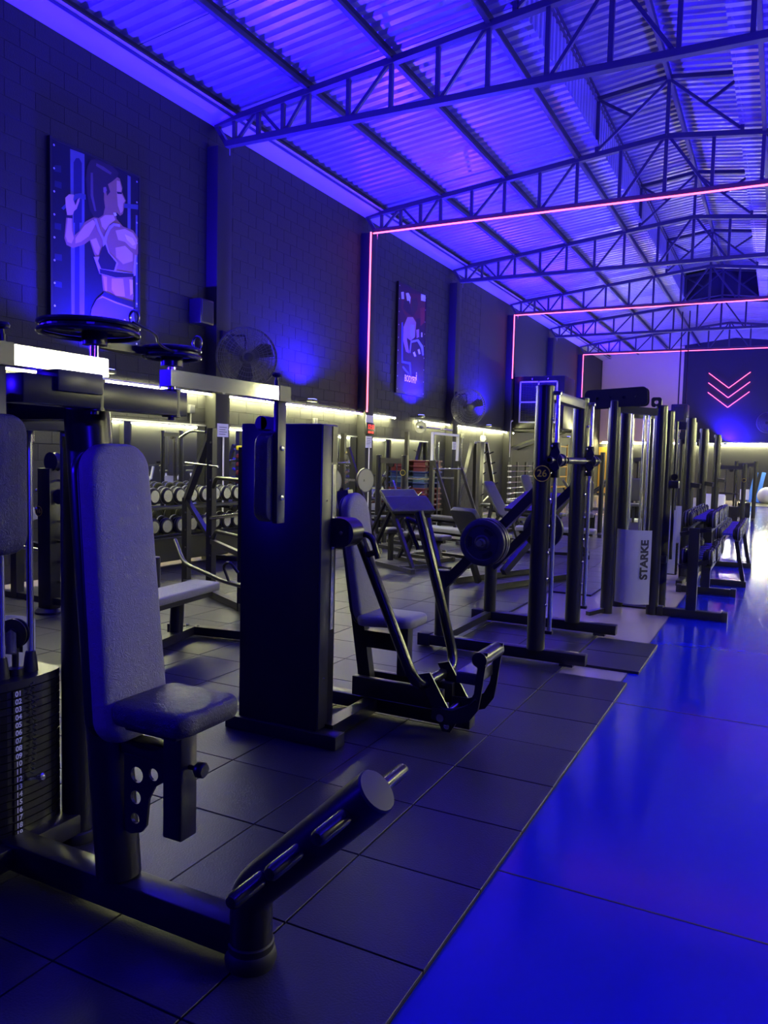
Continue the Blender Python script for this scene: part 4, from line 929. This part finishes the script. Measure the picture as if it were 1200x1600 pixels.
# A-frame plate tree
t = thing('plate_tree', 'black A-frame plate tree with saw-tooth pegs against the bare wall', 'weight rack', (-7.05, 19.3, 0), 0, local=True)
for s in (-1, 1):
    for q in (-1, 1): 
        l = obj('leg', G().bar((.15*q-.0, s*.12, 1.98), (.35*q, s*.72, 0.02), .09, .09, (0, 1, 0)), 'black', t, False)
    for k in range(6): obj('peg', G().bar((.2+.02*k, s*(.2+.09*k), 1.7-.27*k), (.32+.02*k, s*(.24+.09*k), 1.76-.27*k), .035, .035), 'black', t, False)
obj('head_bar', G().tube((.0, -.4, 2.0), (0, .35, 2.0), .018, 10), 'steel', t); obj('brace', G().bar((.25, -.4, .95), (.25, .4, .95), .05, .05), 'black', t, False); obj('brace', G().bar((.3, -.6, .4), (.3, .55, .75), .04, .04), 'black', t, False)
obj('head_pulley', G().lathe((.05, .1, 2.1), (0, 1, 0), [(.09, 0), (.07, .02), (.09, .04)], 18), 'steel', t)
# barbell ladder under the cooler
t = thing('bar_ladder', 'black ladder rack holding horizontal bars beneath the air cooler', 'barbell rack', (-7.45, 24.3, 0), 0, local=True)
for y in (-1.3, -.35, .6, 1.5): obj('ladder_post', G().bar((0, y, 0), (0, y, 1.5), .06, .06, (0, 1, 0)), 'black', t, False)
obj('ladder_foot', G().bar((.1, -1.3, .03), (.1, 1.5, .03), .3, .06), 'black', t, False)
for k in range(7):
    z = .35+.17*k
    for y in (-1.3, .6): obj('bar_cup', G().bar((.02, y, z-.03), (.12, y, z-.01), .05, .02), 'steel', t, False)
    b = thing('barbell', OD(k)+' bare steel bar from the floor on the ladder beneath the air cooler', 'barbell', (-7.35, 24.3, z), group='bars on the ladder rack')
    obj('shaft', G().tube((-7.35, 22.75, z+.01), (-7.35, 25.9, z+.01), .014, 8), 'steel', b)
    for y in (22.75, 25.65): obj('sleeve', G().tube((-7.35, y, z+.01), (-7.35, y+.25, z+.01), .025, 8), 'zinc', b)
# leg press style machines beyond smith 26
def sled(label, loc, rz):
    t = thing('leg_press', label, 'gym machine', loc, rz, 'sled machines', local=True)
    for s in (-1, 1):
        obj('rail', G().bar((-.7, s*.3, .2), (.8, s*.3, 1.25), .07, .08), 'black', t, False); obj('foot', G().bar((-.9, s*.3, .04), (.9, s*.3, .04), .07, .07), 'black', t, False)
        obj('post', G().bar((.7, s*.3, .05), (.7, s*.3, 1.18), .07, .07, (0, 1, 0)), 'black', t, False)
    obj('sled_plate', G().bar((.3, -.35, 1.0), (.3, .35, 1.0), .5, .04, (-.5, 0, 1)), 'graphite', t, False)
    obj('seat', G().pad(rrect(.4, .45, .05), (-.55, 0, .35), (0, 1, 0), (-1, 0, 0), (0, 0, 1), .07, .015), 'upholstery', t)
    obj('back_pad', G().pad(rrect(.4, .7, .06), (-.95, 0, .65), (0, 1, 0), (-.6, 0, .8), (.8, 0, .6), .07, .015), 'upholstery', t)
    obj('back_strut', G().bar((-.8, 0, .05), (-1.1, 0, .7), .06, .06), 'black', t, False)
sled('sled machine seen through the open frame of smith machine 26', (-2.9, 9.6, 0), 1.2)
sled('sled machine standing far down the floor before the yellow panel', (-5.2, 25.5, 0), .3)
for (x, y, rz, lb) in ((-3.6, 16.5, .2, 'dark stack machine mid-floor behind smith machine 26'), (-3.4, 21.5, .1, 'dark stack machine farther behind the STARKE tower'), (-4.9, 29.5, 0, 'dark stack machine near the yellow end panel'), (-2.2, 19.2, .1, 'dark stack machine between the cable frames')):
    t = thing('stack_station', lb, 'gym machine', (x, y, 0), rz, 'stack stations mid-floor', local=True); stack_frame(t, .6, 1.75, .05, 10)
    obj('seat', G().pad(rrect(.35, .4, .05), (0, -.45, .42), (1, 0, 0), (0, 1, 0), (0, 0, 1), .07, .015), 'upholstery', t); obj('seat_post', G().bar((0, -.45, 0), (0, -.45, .42), .06, .06), 'black', t, False)
    obj('back_pad', G().pad(rrect(.3, .6, .06), (0, -.2, .85), (1, 0, 0), (0, 0, 1), (0, -1, 0), .06, .015), 'upholstery', t)
t = thing('yellow_shelf', 'yellow open shelf unit down the poster wall past the cooler', 'shelf', (-7.5, 29.0, 0), 0, local=True)
for y in (-.8, .8):
    for x in (-.2, .2): obj('shelf_post', G().bar((x, y, 0), (x, y, 2.2), .05, .05, (0, 1, 0)), 'yellow_wall', t, False)
for k in range(6): obj('shelf_board', G().box(-.22, .22, -.82, .82, .2+.38*k, .24+.38*k), 'yellow_wall', t, False)
# machines at the far end of the lane
t = thing('cable_station', 'black cable station with pale shroud at the far end of the lane', 'gym machine', (-1.1, 22.0, ZF), 0, local=True)
stack_frame(t, .62, 1.62, .055); obj('pale_shroud', G().bbox(-.62, -.1, -.3, -.05, .05, .82, .05), 'white', t); obj('arm', G().bar((-.35, -.2, .86), (.2, -.2, .84), .05, .04), 'black', t, False)
badge(t, (.31, -.056, 1.2), (0, -1, 0), '', .045)
t = thing('cable_station', 'small cable station behind the pale-shrouded one', 'gym machine', (-.85, 24.6, ZF), 0, local=True)
stack_frame(t, .5, 1.7, .055); obj('label_plate', G().box(-.12, .12, -.12, -.11, .6, .9), 'white', t, False)
solo('exercise_ball', G().lathe((-.42, 36.6, .34+ZF), (0, 0, 1), [(.36*math.sin(math.pi*i/16), -.36*math.cos(math.pi*i/16)) for i in range(17)], 28), 'ball', 'pale exercise ball on the floor by the end wall', 'exercise ball', (-.42, 36.6, ZF))
for k in range(2):
    x = -1.0+.3*k; solo('foam_mat', G().bar((x-.1, 37.2, ZF+.02), (x+.12, 37.85, 1.28), .16, .05, (0, -1, .3)), 'blue_foam', ('blue foam mat leaning on the end wall, left of its twin', 'blue foam mat leaning on the end wall, nearest the ball')[k], 'exercise mat', (x, 37.4, ZF), 'foam mats at the end wall', False)
obj('far_mat', G().box(-1.2, 3.2, 33.6, 36.9, ZF, ZF+.012), 'tile', fl, False)
# exercise bikes by the opposite wall, seen in the mirror
def bike(label, loc):
    t = thing('exercise_bike', label, 'exercise bike', loc, math.pi, 'exercise bikes seen in the mirror', local=True)
    obj('frame', G().bar((-.35, 0, .15), (.35, 0, .75), .06, .08).bar((-.1, 0, .3), (-.25, 0, .85), .06, .07).bar((.35, 0, .7), (.45, 0, 1.1), .05, .06), 'white', t, False)
    obj('flywheel', G().lathe((.35, -.03, .35), (0, 1, 0), [(.05, 0), (.24, .0), (.26, .01), (.26, .05), (.24, .06), (.05, .06)], 28), 'graphite', t)
    obj('saddle', G().pad([(-.14, -.1), (.0, -.08), (.14, -.02), (.14, .02), (0, .08), (-.14, .1)], (-.27, 0, .9), (1, 0, 0), (0, 1, 0), (0, 0, 1), .06, .015), 'upholstery', t)
    obj('handlebar', G().sweep(fillet([(.75, -.22, 1.15), (.45, -.2, 1.12), (.45, .2, 1.12), (.75, .22, 1.15)], .08), .016, 8), 'black', t)
    obj('crank', G().bar((-.05, -.1, .28), (.1, -.1, .4), .02, .02), 'steel', t, False)
    for x in (-.5, .5): obj('foot', G().bar((x, -.25, .03), (x, .25, .03), .06, .05), 'black', t, False)
    obj('base_rail', G().bar((-.5, 0, .06), (.5, 0, .06), .06, .06), 'white', t, False)
for k, y in enumerate((18.7, 20.0, 21.3)): bike(('white exercise bike reflected at the left of the mirror', 'white exercise bike reflected in the middle of the mirror', 'white exercise bike reflected behind the squat rack')[k], (2.7, y, ZF))
# ================================================================== WALL FIXTURES
def fan(label, c, face, r, wall):
    c, n = V(c), nrm(face); t = thing('wall_fan', label, 'fan', c, group='drum fans on the walls')
    a, b, _ = frame(n)
    ring = lambda R, h: [c+n*h+(a*math.cos(2*math.pi*i/40)+b*math.sin(2*math.pi*i/40))*R for i in range(40)]
    g = G()
    for R, h in ((r, 0), (r*.99, .06), (r*.93, .1), (r*.8, .13), (r*.65, .15), (r*.5, .16), (r*.35, .165), (r*.2, .165), (r, -.06), (r*.8, -.1)): g.sweep(ring(R, h), .004 if R < r*.98 else .007, 5, True)
    for i in range(44):
        q = a*math.cos(2*math.pi*i/44)+b*math.sin(2*math.pi*i/44)
        g.sweep([c+q*r*.14+n*.165, c+q*r*.5+n*.16, c+q*r*.8+n*.13, c+q*r*.97+n*.07, c+q*r], .004, 4)
    gd = obj('wire_guard', g, 'fanwire', t)
    obj('guard_badge', G().lathe(c+n*.16, n, [(r*.15, 0), (r*.15, .01), (.001, .014)], 20), 'black', gd)
    for k in range(3):
        th = 2*math.pi*k/3+.5; q = a*math.cos(th)+b*math.sin(th); p = n.cross(q)
        obj('blade', G().add([c+q*.08+p*.05+n*.03, c+q*.08-p*.05-n*.0, c+q*r*.85-p*.16+n*.0, c+q*r*.9+p*.02+n*.05, c+q*r*.6+p*.1+n*.06], [(0, 1, 2, 3, 4)]).add([c+q*.08+p*.05+n*.026, c+q*.08-p*.05-n*.004, c+q*r*.85-p*.16-n*.004, c+q*r*.9+p*.02+n*.046, c+q*r*.6+p*.1+n*.056], [(4, 3, 2, 1, 0)]), 'graphite', t, False)
    obj('motor', G().lathe(c-n*.16, n, [(.04, 0), (.085, .02), (.085, .16), (.05, .2)], 20), 'black', t)
    wv = V(wall)
    obj('bracket', G().sweep(fillet([c-n*.1, c-n*.12+V((0, 0, r*.75)), V((wv.x, wv.y, c.z+r*.75))], .05), .018, 8), 'black', t)
    obj('wall_box', G().bbox(wv.x-.03, wv.x+.05, wv.y-.08, wv.y+.08, c.z+r*.6, c.z+r*.9, .006), 'black', t)
fan('black drum fan with wire guard on the first pilaster above the pec fly machine', (-7.2, 9.50, 2.98), (.72, -.68, -.06), .45, (XL+.2, 9.45))
fan('black drum fan with wire guard between the second poster and the cooler', (-7.2, 18.8, 2.88), (.72, -.68, -.06), .46, (XL+.2, 18.95))
fan('drum fan on the end wall at the right edge', (-.55, 37.5, 3.45), (-.2, -1, -.1), .45, (-.55, YB-.05))
# evaporative cooler
t = thing('air_cooler', 'large dark evaporative air cooler with white framed grille on the wall', 'air cooler', (-6.8, 24.4, 2.65))
obj('cabinet', G().bbox(-7.58, -5.98, 23.75, 25.1, 2.55, 4.18, .03), 'black', t)
obj('grille_backing', G().box(-7.36, -6.2, 23.735, 23.752, 2.75, 4.0), 'filter', t, False)
for x in (-7.36, -6.78, -6.2): obj('white_frame', G().box(x-.022, x+.022, 23.70, 23.74, 2.73, 4.02), 'white', t, False)
for z in (2.75, 3.375, 4.0): obj('white_frame', G().box(-7.38, -6.18, 23.70, 23.74, z-.022, z+.022), 'white', t, False)
for k in range(17): obj('louver', G().bar((-7.34, 23.725, 2.80+.071*k), (-6.22, 23.725, 2.80+.071*k), .03, .008, (0, -.5, 1)), 'graphite', t, False)
for k in range(12): obj('mullion', G().box(-7.27+.093*k-.006, -7.27+.093*k+.006, 23.72, 23.73, 2.76, 3.99), 'graphite', t, False)
for x in (-7.0, -6.5): obj('bolt', G().lathe((x, 23.75, 4.1), (0, -1, 0), [(.03, 0), (.03, .02), (.01, .03)], 10), 'steel', t)
obj('shelf_frame', G().bar((-7.78, 23.8, 2.5), (-6.0, 23.8, 2.5), .06, .06), 'black', t, False); obj('shelf_frame', G().bar((-7.78, 25.0, 2.5), (-6.0, 25.0, 2.5), .06, .06), 'black', t, False)
for y in (23.8, 25.0): obj('shelf_strut', G().bar((-7.78, y, 1.9), (-6.2, y, 2.48), .05, .05), 'black', t, False)
obj('drain_pipe', G().sweep(fillet([(-7.62, 23.6, 1.65), (-7.62, 23.6, 2.75), (-7.58, 23.72, 2.8)], .06), .03, 10), 'white', t)
t = thing('air_cooler', 'smaller pale-sided air cooler hung beyond the cable towers', 'air cooler', (-3.3, 29.9, 3.0))
obj('cabinet', G().bbox(-3.6, -3.05, 29.8, 30.5, 3.05, 3.72, .03), 'graphite', t); obj('hanger', G().bar((-3.4, 30.1, 3.7), (-3.4, 30.1, 7.05), .04, .04, (0, 1, 0)), 'black', t, False); obj('hanger', G().bar((-3.15, 30.1, 3.7), (-3.15, 30.1, 7.07), .04, .04, (0, 1, 0)), 'black', t, False)
obj('grille', G().box(-3.5, -3.15, 29.78, 29.81, 3.15, 3.62), 'filter', t, False)
# small wall pieces
def sign(label, y, z0, z1, cond=True):
    t = thing('paper_sign', label, 'sign', (XL+.21, y, z0), group='paper notices on the pilasters')
    obj('sheet', G().box(XL+.2, XL+.206, y-.13, y+.13, z0, z1), 'paper', t, False)
    for k in range(4): obj('print_line', G().box(XL+.206, XL+.2068, y-.09, y+.09-.03*(k % 2), z1-.05-.035*k-.008, z1-.05-.035*k), 'ink', t, False)
sign('white paper notice on the first pilaster with a white conduit below', 9.45, 1.79, 1.99); sign('white paper notice with a slashed drawing under the red clock', 14.17, 1.73, 1.97); sign('white paper notice on the pilaster behind the pale rack', 18.9, 1.79, 1.99)
for y, lb in ((9.45, 'thin white conduit running down the first pilaster'), (14.17, 'thin white conduit running down under the red clock')):
    solo('conduit', G().tube((XL+.215, y, .1), (XL+.215, y, 1.79), .014, 10), 'white', lb, 'conduit', (XL+.215, y, .1), 'white conduits')
obj_ = thing('digital_clock', 'red digital clock glowing on the second pilaster below the tube lights', 'clock', (XL+.24, 14.17, 2.02))
obj('case', G().bbox(XL+.2, XL+.25, 13.98, 14.36, 2.0, 2.24, .01), 'plastic', obj_)
text('digits', '17:18', .13, (XL+.2505, 14.17, 2.155), (0, 1, 0), (0, 0, 1), 'led_digit', obj_, .001, bold=.003)
obj('second_row', G().box(XL+.25, XL+.2515, 14.05, 14.16, 2.03, 2.07), 'led_digit', obj_, False); obj('second_row', G().box(XL+.25, XL+.2515, 14.2, 14.28, 2.03, 2.07), 'led_digit', obj_, False)
obj('white_plate', G().box(XL+.2, XL+.21, 14.02, 14.34, 2.25, 2.4), 'white', obj_, False)  # plain white plate on the pilaster above the clock case
for y, lb in ((8.93, 'grey junction box on the wall left of the first pilaster'), (12.35, 'grey junction box above the long mirror'), (19.9, 'grey junction box near the plate tree'), (21.6, 'white switch box beside the plate tree')):
    t = thing('junction_box', lb, 'junction box', (XL+.03, y, 2.1))
    obj('cover', G().bbox(XL, XL+.06, y-.055, y+.055, 2.12 if y < 20 else 1.5, 2.24 if y < 20 else 1.66, .006), 'white' if y > 20 else 'greysteel', t); obj('pipe', G().tube((XL+.025, y, 1.2 if y > 20 else 1.96), (XL+.025, y, 2.12 if y < 20 else 2.4), .013, 8), 'greysteel', t)
t = thing('speaker_box', 'dark box mounted on the wall above the first drum fan', 'loudspeaker', (XL+.1, 9.05, 3.55))
obj('cabinet', G().bbox(XL, XL+.22, 8.9, 9.2, 3.42, 3.78, .015), 'black', t); obj('grille', G().box(XL+.22, XL+.226, 8.93, 9.17, 3.45, 3.75), 'filter', t, False)
# ================================================================== POSTERS (flat prints)
for n, c in dict(p_bg=(.006, .007, .025), p_slate=(.12, .13, .22), p_navy=(.02, .02, .09), p_mid=(.02, .025, .07), p_pale=(.5, .5, .75), p_steel=(.07, .09, .18), p_skin_d=(.36, .2, .11), p_skin=(.68, .42, .24), p_skin_l=(.92, .66, .42),
                 p_dark=(.02, .015, .035), p_hair=(.035, .025, .04), p_hairl=(.12, .09, .12), p_ear=(.3, .18, .2), p_white=(.85, .85, .95), p_bra_l=(.5, .38, .6), p_shorts=(.1, .1, .3),
                 q_bg=(.035, .01, .03), q_red=(.09, .012, .03), q_red2=(.2, .02, .04), q_pale=(.6, .6, .75), q_dark=(.015, .01, .03), q_hair=(.03, .02, .03), q_skin=(.35, .2, .24), q_lil=(.3, .28, .6), q_blue=(.08, .1, .6), q_steel=(.25, .28, .5)).items():
    mat(n, c, .35, 0, .4)
POSTER_A = [
    ('p_slate', [(6.738, 5.124), (6.953, 5.137), (6.946, 3.193), (6.748, 3.182)]),
    ('p_navy', [(6.788, 4.985), (6.825, 5.045), (6.871, 5.061), (6.912, 5.016), (6.909, 4.308), (6.784, 4.273)]),
    ('p_navy', [(6.804, 4.279), (6.874, 4.298), (6.869, 3.191), (6.794, 3.187)]),
    ('p_slate', [(7.653, 5.117), (7.707, 5.115), (7.710, 3.274), (7.656, 3.277)]),
    ('p_slate', [(7.796, 4.651), (7.830, 4.655), (7.833, 3.459), (7.799, 3.452)]),
    ('p_mid', [(6.507, 4.856), (6.605, 4.885), (6.605, 4.801), (6.507, 4.786)]),
    ('p_mid', [(6.512, 4.683), (6.610, 4.692), (6.609, 4.617), (6.511, 4.612)]),
    ('p_mid', [(6.506, 3.843), (6.610, 3.854), (6.610, 3.778), (6.505, 3.771)]),
    ('p_mid', [(6.504, 3.531), (6.608, 3.530), (6.608, 3.463), (6.503, 3.459)]),
    ('p_mid', [(6.508, 4.198), (6.601, 4.210), (6.601, 4.134), (6.508, 4.127)]),
    ('p_steel', [(6.603, 4.393), (6.678, 4.477), (6.812, 4.621), (6.893, 4.655), (6.969, 4.660), (6.969, 4.600), (6.846, 4.577), (6.754, 4.500), (6.636, 4.380)]),
    ('p_steel', [(7.594, 4.739), (7.837, 4.796), (7.837, 4.732), (7.594, 4.686)]),
    ('p_skin_d', [(6.677, 4.334), (6.771, 4.371), (6.770, 4.269), (6.787, 4.120), (6.868, 4.196), (6.956, 4.330), (7.076, 4.414), (7.192, 4.479), (7.279, 4.599), (7.444, 4.604), (7.463, 4.508), (7.574, 4.442), (7.748, 4.440), (7.838, 4.364), (7.838, 4.164), (7.777, 4.037), (7.743, 3.817), (7.757, 3.595), (7.744, 3.480), (7.444, 3.474), (7.246, 3.532), (7.215, 3.752), (7.144, 3.902), (7.093, 3.984), (7.027, 4.126), (6.949, 4.060), (6.774, 3.971), (6.678, 3.983), (6.645, 4.056)]),
    ('p_skin', [(6.697, 4.317), (6.753, 4.337), (6.758, 4.176), (6.786, 4.092), (6.752, 4.020), (6.690, 4.022), (6.662, 4.083)]),
    ('p_skin', [(6.809, 4.098), (6.950, 4.287), (7.076, 4.388), (7.130, 4.368), (7.069, 4.259), (7.015, 4.175), (6.890, 4.073), (6.809, 4.034)]),
    ('p_skin', [(7.191, 4.432), (7.272, 4.502), (7.412, 4.542), (7.444, 4.491), (7.348, 4.404), (7.278, 4.314), (7.222, 4.347)]),
    ('p_skin', [(7.444, 4.358), (7.607, 4.421), (7.742, 4.408), (7.824, 4.335), (7.797, 4.204), (7.708, 4.207), (7.607, 4.255), (7.492, 4.250)]),
    ('p_skin_l', [(7.601, 4.351), (7.742, 4.339), (7.797, 4.273), (7.742, 4.240), (7.641, 4.288)]),
    ('p_skin', [(7.039, 4.134), (7.130, 4.181), (7.191, 4.079), (7.160, 3.977), (7.111, 4.000)]),
    ('p_skin', [(7.444, 4.141), (7.608, 4.206), (7.742, 4.141), (7.742, 4.041), (7.575, 3.963), (7.457, 4.023)]),
    ('p_skin', [(7.234, 3.744), (7.303, 3.743), (7.303, 3.555), (7.268, 3.558)]),
    ('p_skin', [(7.379, 3.740), (7.575, 3.777), (7.608, 3.554), (7.444, 3.534), (7.379, 3.595)]),
    ('p_skin_l', [(7.682, 3.792), (7.743, 3.797), (7.743, 3.618), (7.696, 3.583)]),
    ('p_skin', [(6.659, 4.529), (6.715, 4.587), (6.789, 4.605), (6.777, 4.543), (6.811, 4.485), (6.840, 4.562), (6.875, 4.595), (6.869, 4.552), (6.828, 4.449), (6.788, 4.410), (6.771, 4.365), (6.686, 4.327), (6.664, 4.442)]),
    ('p_dark', [(6.658, 4.328), (6.765, 4.354), (6.765, 4.318), (6.663, 4.298)]),
    ('p_skin_d', [(7.304, 4.909), (7.444, 5.034), (7.515, 5.029), (7.561, 4.923), (7.551, 4.872), (7.620, 4.781), (7.590, 4.729), (7.587, 4.674), (7.567, 4.600), (7.522, 4.563), (7.457, 4.588), (7.323, 4.516), (7.254, 4.615), (7.254, 4.780)]),
    ('p_skin', [(7.463, 4.988), (7.515, 4.995), (7.548, 4.909), (7.534, 4.862), (7.607, 4.777), (7.574, 4.733), (7.567, 4.634), (7.528, 4.594), (7.482, 4.682), (7.463, 4.844)]),
    ('p_dark', [(7.463, 4.849), (7.554, 4.868), (7.548, 4.842), (7.476, 4.824)]),
    ('p_hair', [(7.036, 5.090), (7.132, 5.155), (7.255, 5.165), (7.393, 5.151), (7.495, 5.094), (7.476, 5.035), (7.393, 4.956), (7.317, 4.894), (7.354, 4.811), (7.304, 4.748), (7.279, 4.823), (7.242, 4.795), (7.254, 4.686), (7.269, 4.596), (7.241, 4.493), (7.167, 4.435), (7.094, 4.424), (7.028, 4.489), (6.981, 4.673), (6.961, 4.850), (6.988, 5.000)]),
    ('p_hairl', [(7.132, 5.090), (7.254, 5.085), (7.380, 5.056), (7.361, 5.026), (7.223, 5.040), (7.126, 5.056)]),
    ('p_hairl', [(7.041, 4.945), (7.077, 4.957), (7.082, 4.681), (7.130, 4.509), (7.100, 4.500), (7.040, 4.668)]),
    ('p_ear', [(7.242, 4.833), (7.285, 4.851), (7.298, 4.812), (7.266, 4.756), (7.242, 4.776)]),
    ('p_white', [(7.405, 4.569), (7.450, 4.581), (7.463, 4.551), (7.424, 4.531)]),
    ('p_bra_l', [(7.094, 4.405), (7.130, 4.415), (7.191, 4.291), (7.253, 4.213), (7.278, 4.272), (7.335, 4.382), (7.405, 4.439), (7.515, 4.450), (7.515, 4.421), (7.418, 4.409), (7.354, 4.344), (7.303, 4.240), (7.291, 4.170), (7.341, 4.044), (7.444, 3.991), (7.489, 3.953), (7.444, 3.846), (7.743, 3.882), (7.776, 4.129), (7.804, 4.131), (7.791, 3.863), (7.444, 3.758), (7.178, 3.754), (7.086, 3.940), (7.184, 3.964), (7.240, 4.067), (7.228, 4.183), (7.154, 4.281)]),
    ('p_dark', [(7.222, 4.086), (7.272, 4.142), (7.322, 4.049), (7.457, 3.955), (7.418, 3.845), (7.203, 3.821), (7.153, 3.904)]),
    ('p_dark', [(7.178, 3.815), (7.444, 3.836), (7.756, 3.880), (7.757, 3.840), (7.444, 3.763), (7.184, 3.760)]),
    ('p_shorts', [(7.240, 3.519), (7.444, 3.481), (7.750, 3.444), (7.778, 3.242), (7.575, 3.234), (7.315, 3.220), (7.036, 3.192), (7.048, 3.288), (7.128, 3.421)]),
    ('p_dark', [(7.252, 3.555), (7.444, 3.525), (7.750, 3.514), (7.757, 3.435), (7.444, 3.461), (7.221, 3.491)]),
    ('p_bra_l', [(7.128, 3.421), (7.221, 3.486), (7.444, 3.456), (7.750, 3.434), (7.751, 3.419), (7.444, 3.437), (7.227, 3.469)]),
]
POSTER_B = [
    ('q_red', [(15.870, 5.250), (17.137, 5.432), (17.150, 4.614), (16.904, 4.512), (16.486, 4.677), (16.189, 4.710), (15.854, 4.894)]),
    ('q_pale', [(15.833, 5.242), (15.963, 5.276), (15.991, 5.120), (15.861, 5.096)]),
    ('q_pale', [(16.078, 5.266), (16.211, 5.301), (16.332, 5.226), (16.289, 4.973), (16.167, 5.073)]),
    ('q_pale', [(16.896, 5.411), (17.158, 5.436), (17.168, 5.285), (16.906, 5.261)]),
    ('q_dark', [(15.994, 5.081), (16.260, 5.131), (16.478, 4.800), (16.103, 4.858), (15.947, 4.911)]),
    ('q_dark', [(16.660, 4.789), (17.151, 4.914), (17.206, 4.106), (16.825, 4.141)]),
    ('q_hair', [(16.413, 5.201), (16.669, 5.275), (16.739, 5.137), (16.687, 5.003), (16.478, 4.800), (16.389, 4.949)]),
    ('q_skin', [(16.186, 4.750), (16.478, 4.800), (16.665, 4.706), (16.627, 4.365), (16.394, 4.248), (16.137, 4.293), (16.008, 4.517)]),
    ('q_lil', [(16.371, 4.617), (16.569, 4.628), (16.587, 4.359), (16.432, 4.274), (16.344, 4.406)]),
    ('q_skin', [(15.990, 4.514), (16.121, 4.556), (16.200, 4.220), (16.334, 3.950), (16.157, 3.968), (15.990, 4.190)]),
    ('q_red2', [(16.867, 5.077), (17.135, 5.142), (17.139, 4.784), (16.915, 4.662)]),
    ('q_blue', [(15.891, 4.579), (15.947, 4.596), (15.998, 3.744), (15.941, 3.737)]),
    ('q_blue', [(15.941, 3.737), (16.425, 3.754), (16.463, 3.466), (16.403, 3.468), (16.349, 3.703), (15.944, 3.688)]),
    ('q_blue', [(16.024, 3.624), (16.182, 3.560), (16.382, 3.482), (16.324, 3.468), (16.106, 3.535), (15.988, 3.596)]),
    ('q_steel', [(16.394, 4.248), (16.812, 4.342), (17.092, 4.220), (17.148, 4.013), (17.065, 3.993), (16.969, 4.169), (16.754, 4.283), (16.436, 4.204), (16.392, 3.958), (16.331, 3.991)]),
    ('q_pale', [(16.530, 3.992), (16.628, 4.030), (16.716, 3.932), (16.615, 3.911)]),
    ('q_pale', [(16.787, 4.093), (16.889, 4.124), (16.958, 4.022), (16.856, 3.992)]),
    ('q_pale', [(16.956, 4.520), (17.029, 4.531), (17.036, 4.426), (16.963, 4.415)]),
    ('q_skin', [(16.676, 4.540), (16.837, 4.582), (16.850, 4.398), (16.709, 4.352)]),
]

def poster(label, y0, y1, z0, z1, bg, polys, ty, tz, ts):
    t = thing('wall_poster', label, 'poster', (XL+.05, (y0+y1)/2, z0), group='gym posters')
    x = XL+.05
    obj('print', G().box(x-.02, x, y0, y1, z0, z1), bg, t, False)
    fr = G().box(x-.045, x+.006, y0-.03, y0, z0-.03, z1+.03).box(x-.045, x+.006, y1, y1+.03, z0-.03, z1+.03).box(x-.045, x+.006, y0, y1, z0-.03, z0).box(x-.045, x+.006, y0, y1, z1, z1+.03)
    obj('frame', fr, 'black', t, False)
    for k in range(9):
        for y in (y0+.03, y1-.03): obj('eyelet', G().lathe((x, y, z0+.06+(z1-z0-.12)*k/8), (1, 0, 0), [(.013, 0), (.013, .003), (.006, .004)], 8), 'zinc', t)
    for i, (m, P) in enumerate(polys):
        P = [(min(max(a, y0+.002), y1-.002), min(max(b, z0+.002), z1-.002)) for a, b in P]
        h = .0006+.00022*i
        g = G().add([(x+h, a, b) for a, b in P], [tuple(range(len(P)))])
        obj('printed_shape', g, m, t, False)
    text('printed_name', 'BODYFIT', ts, (x+.012, ty, tz), (0, 1, 0), (0, 0, 1), 'p_white', t, .0006, bold=.006, sx=.8)
    fx, fz = ty+.27*ts/.17, tz+.08     # little leaping figure beside the name
    obj('printed_emblem', G().tube((x+.011, fx, fz+.1), (x+.0125, fx, fz+.1), .022, 10).add([(x+.012, fx-.03, fz+.06), (x+.012, fx+.03, fz+.07), (x+.012, fx+.015, fz), (x+.012, fx+.035, fz-.1), (x+.012, fx, fz-.05), (x+.012, fx-.04, fz-.1), (x+.012, fx-.015, fz)], [(0, 1, 2, 3, 4, 5, 6)]), 'p_white', t, False)
poster('tall framed poster of a woman from behind in sports bra pulling a bar', 6.475, 7.848, 2.913, 5.145, 'p_bg', POSTER_A, 7.28, 3.06, .2)
poster('tall framed dark red poster with an athlete and the name BODYFIT', 15.72, 17.2, 3.03, 5.43, 'q_bg', POSTER_B, 16.42, 3.36, .2)
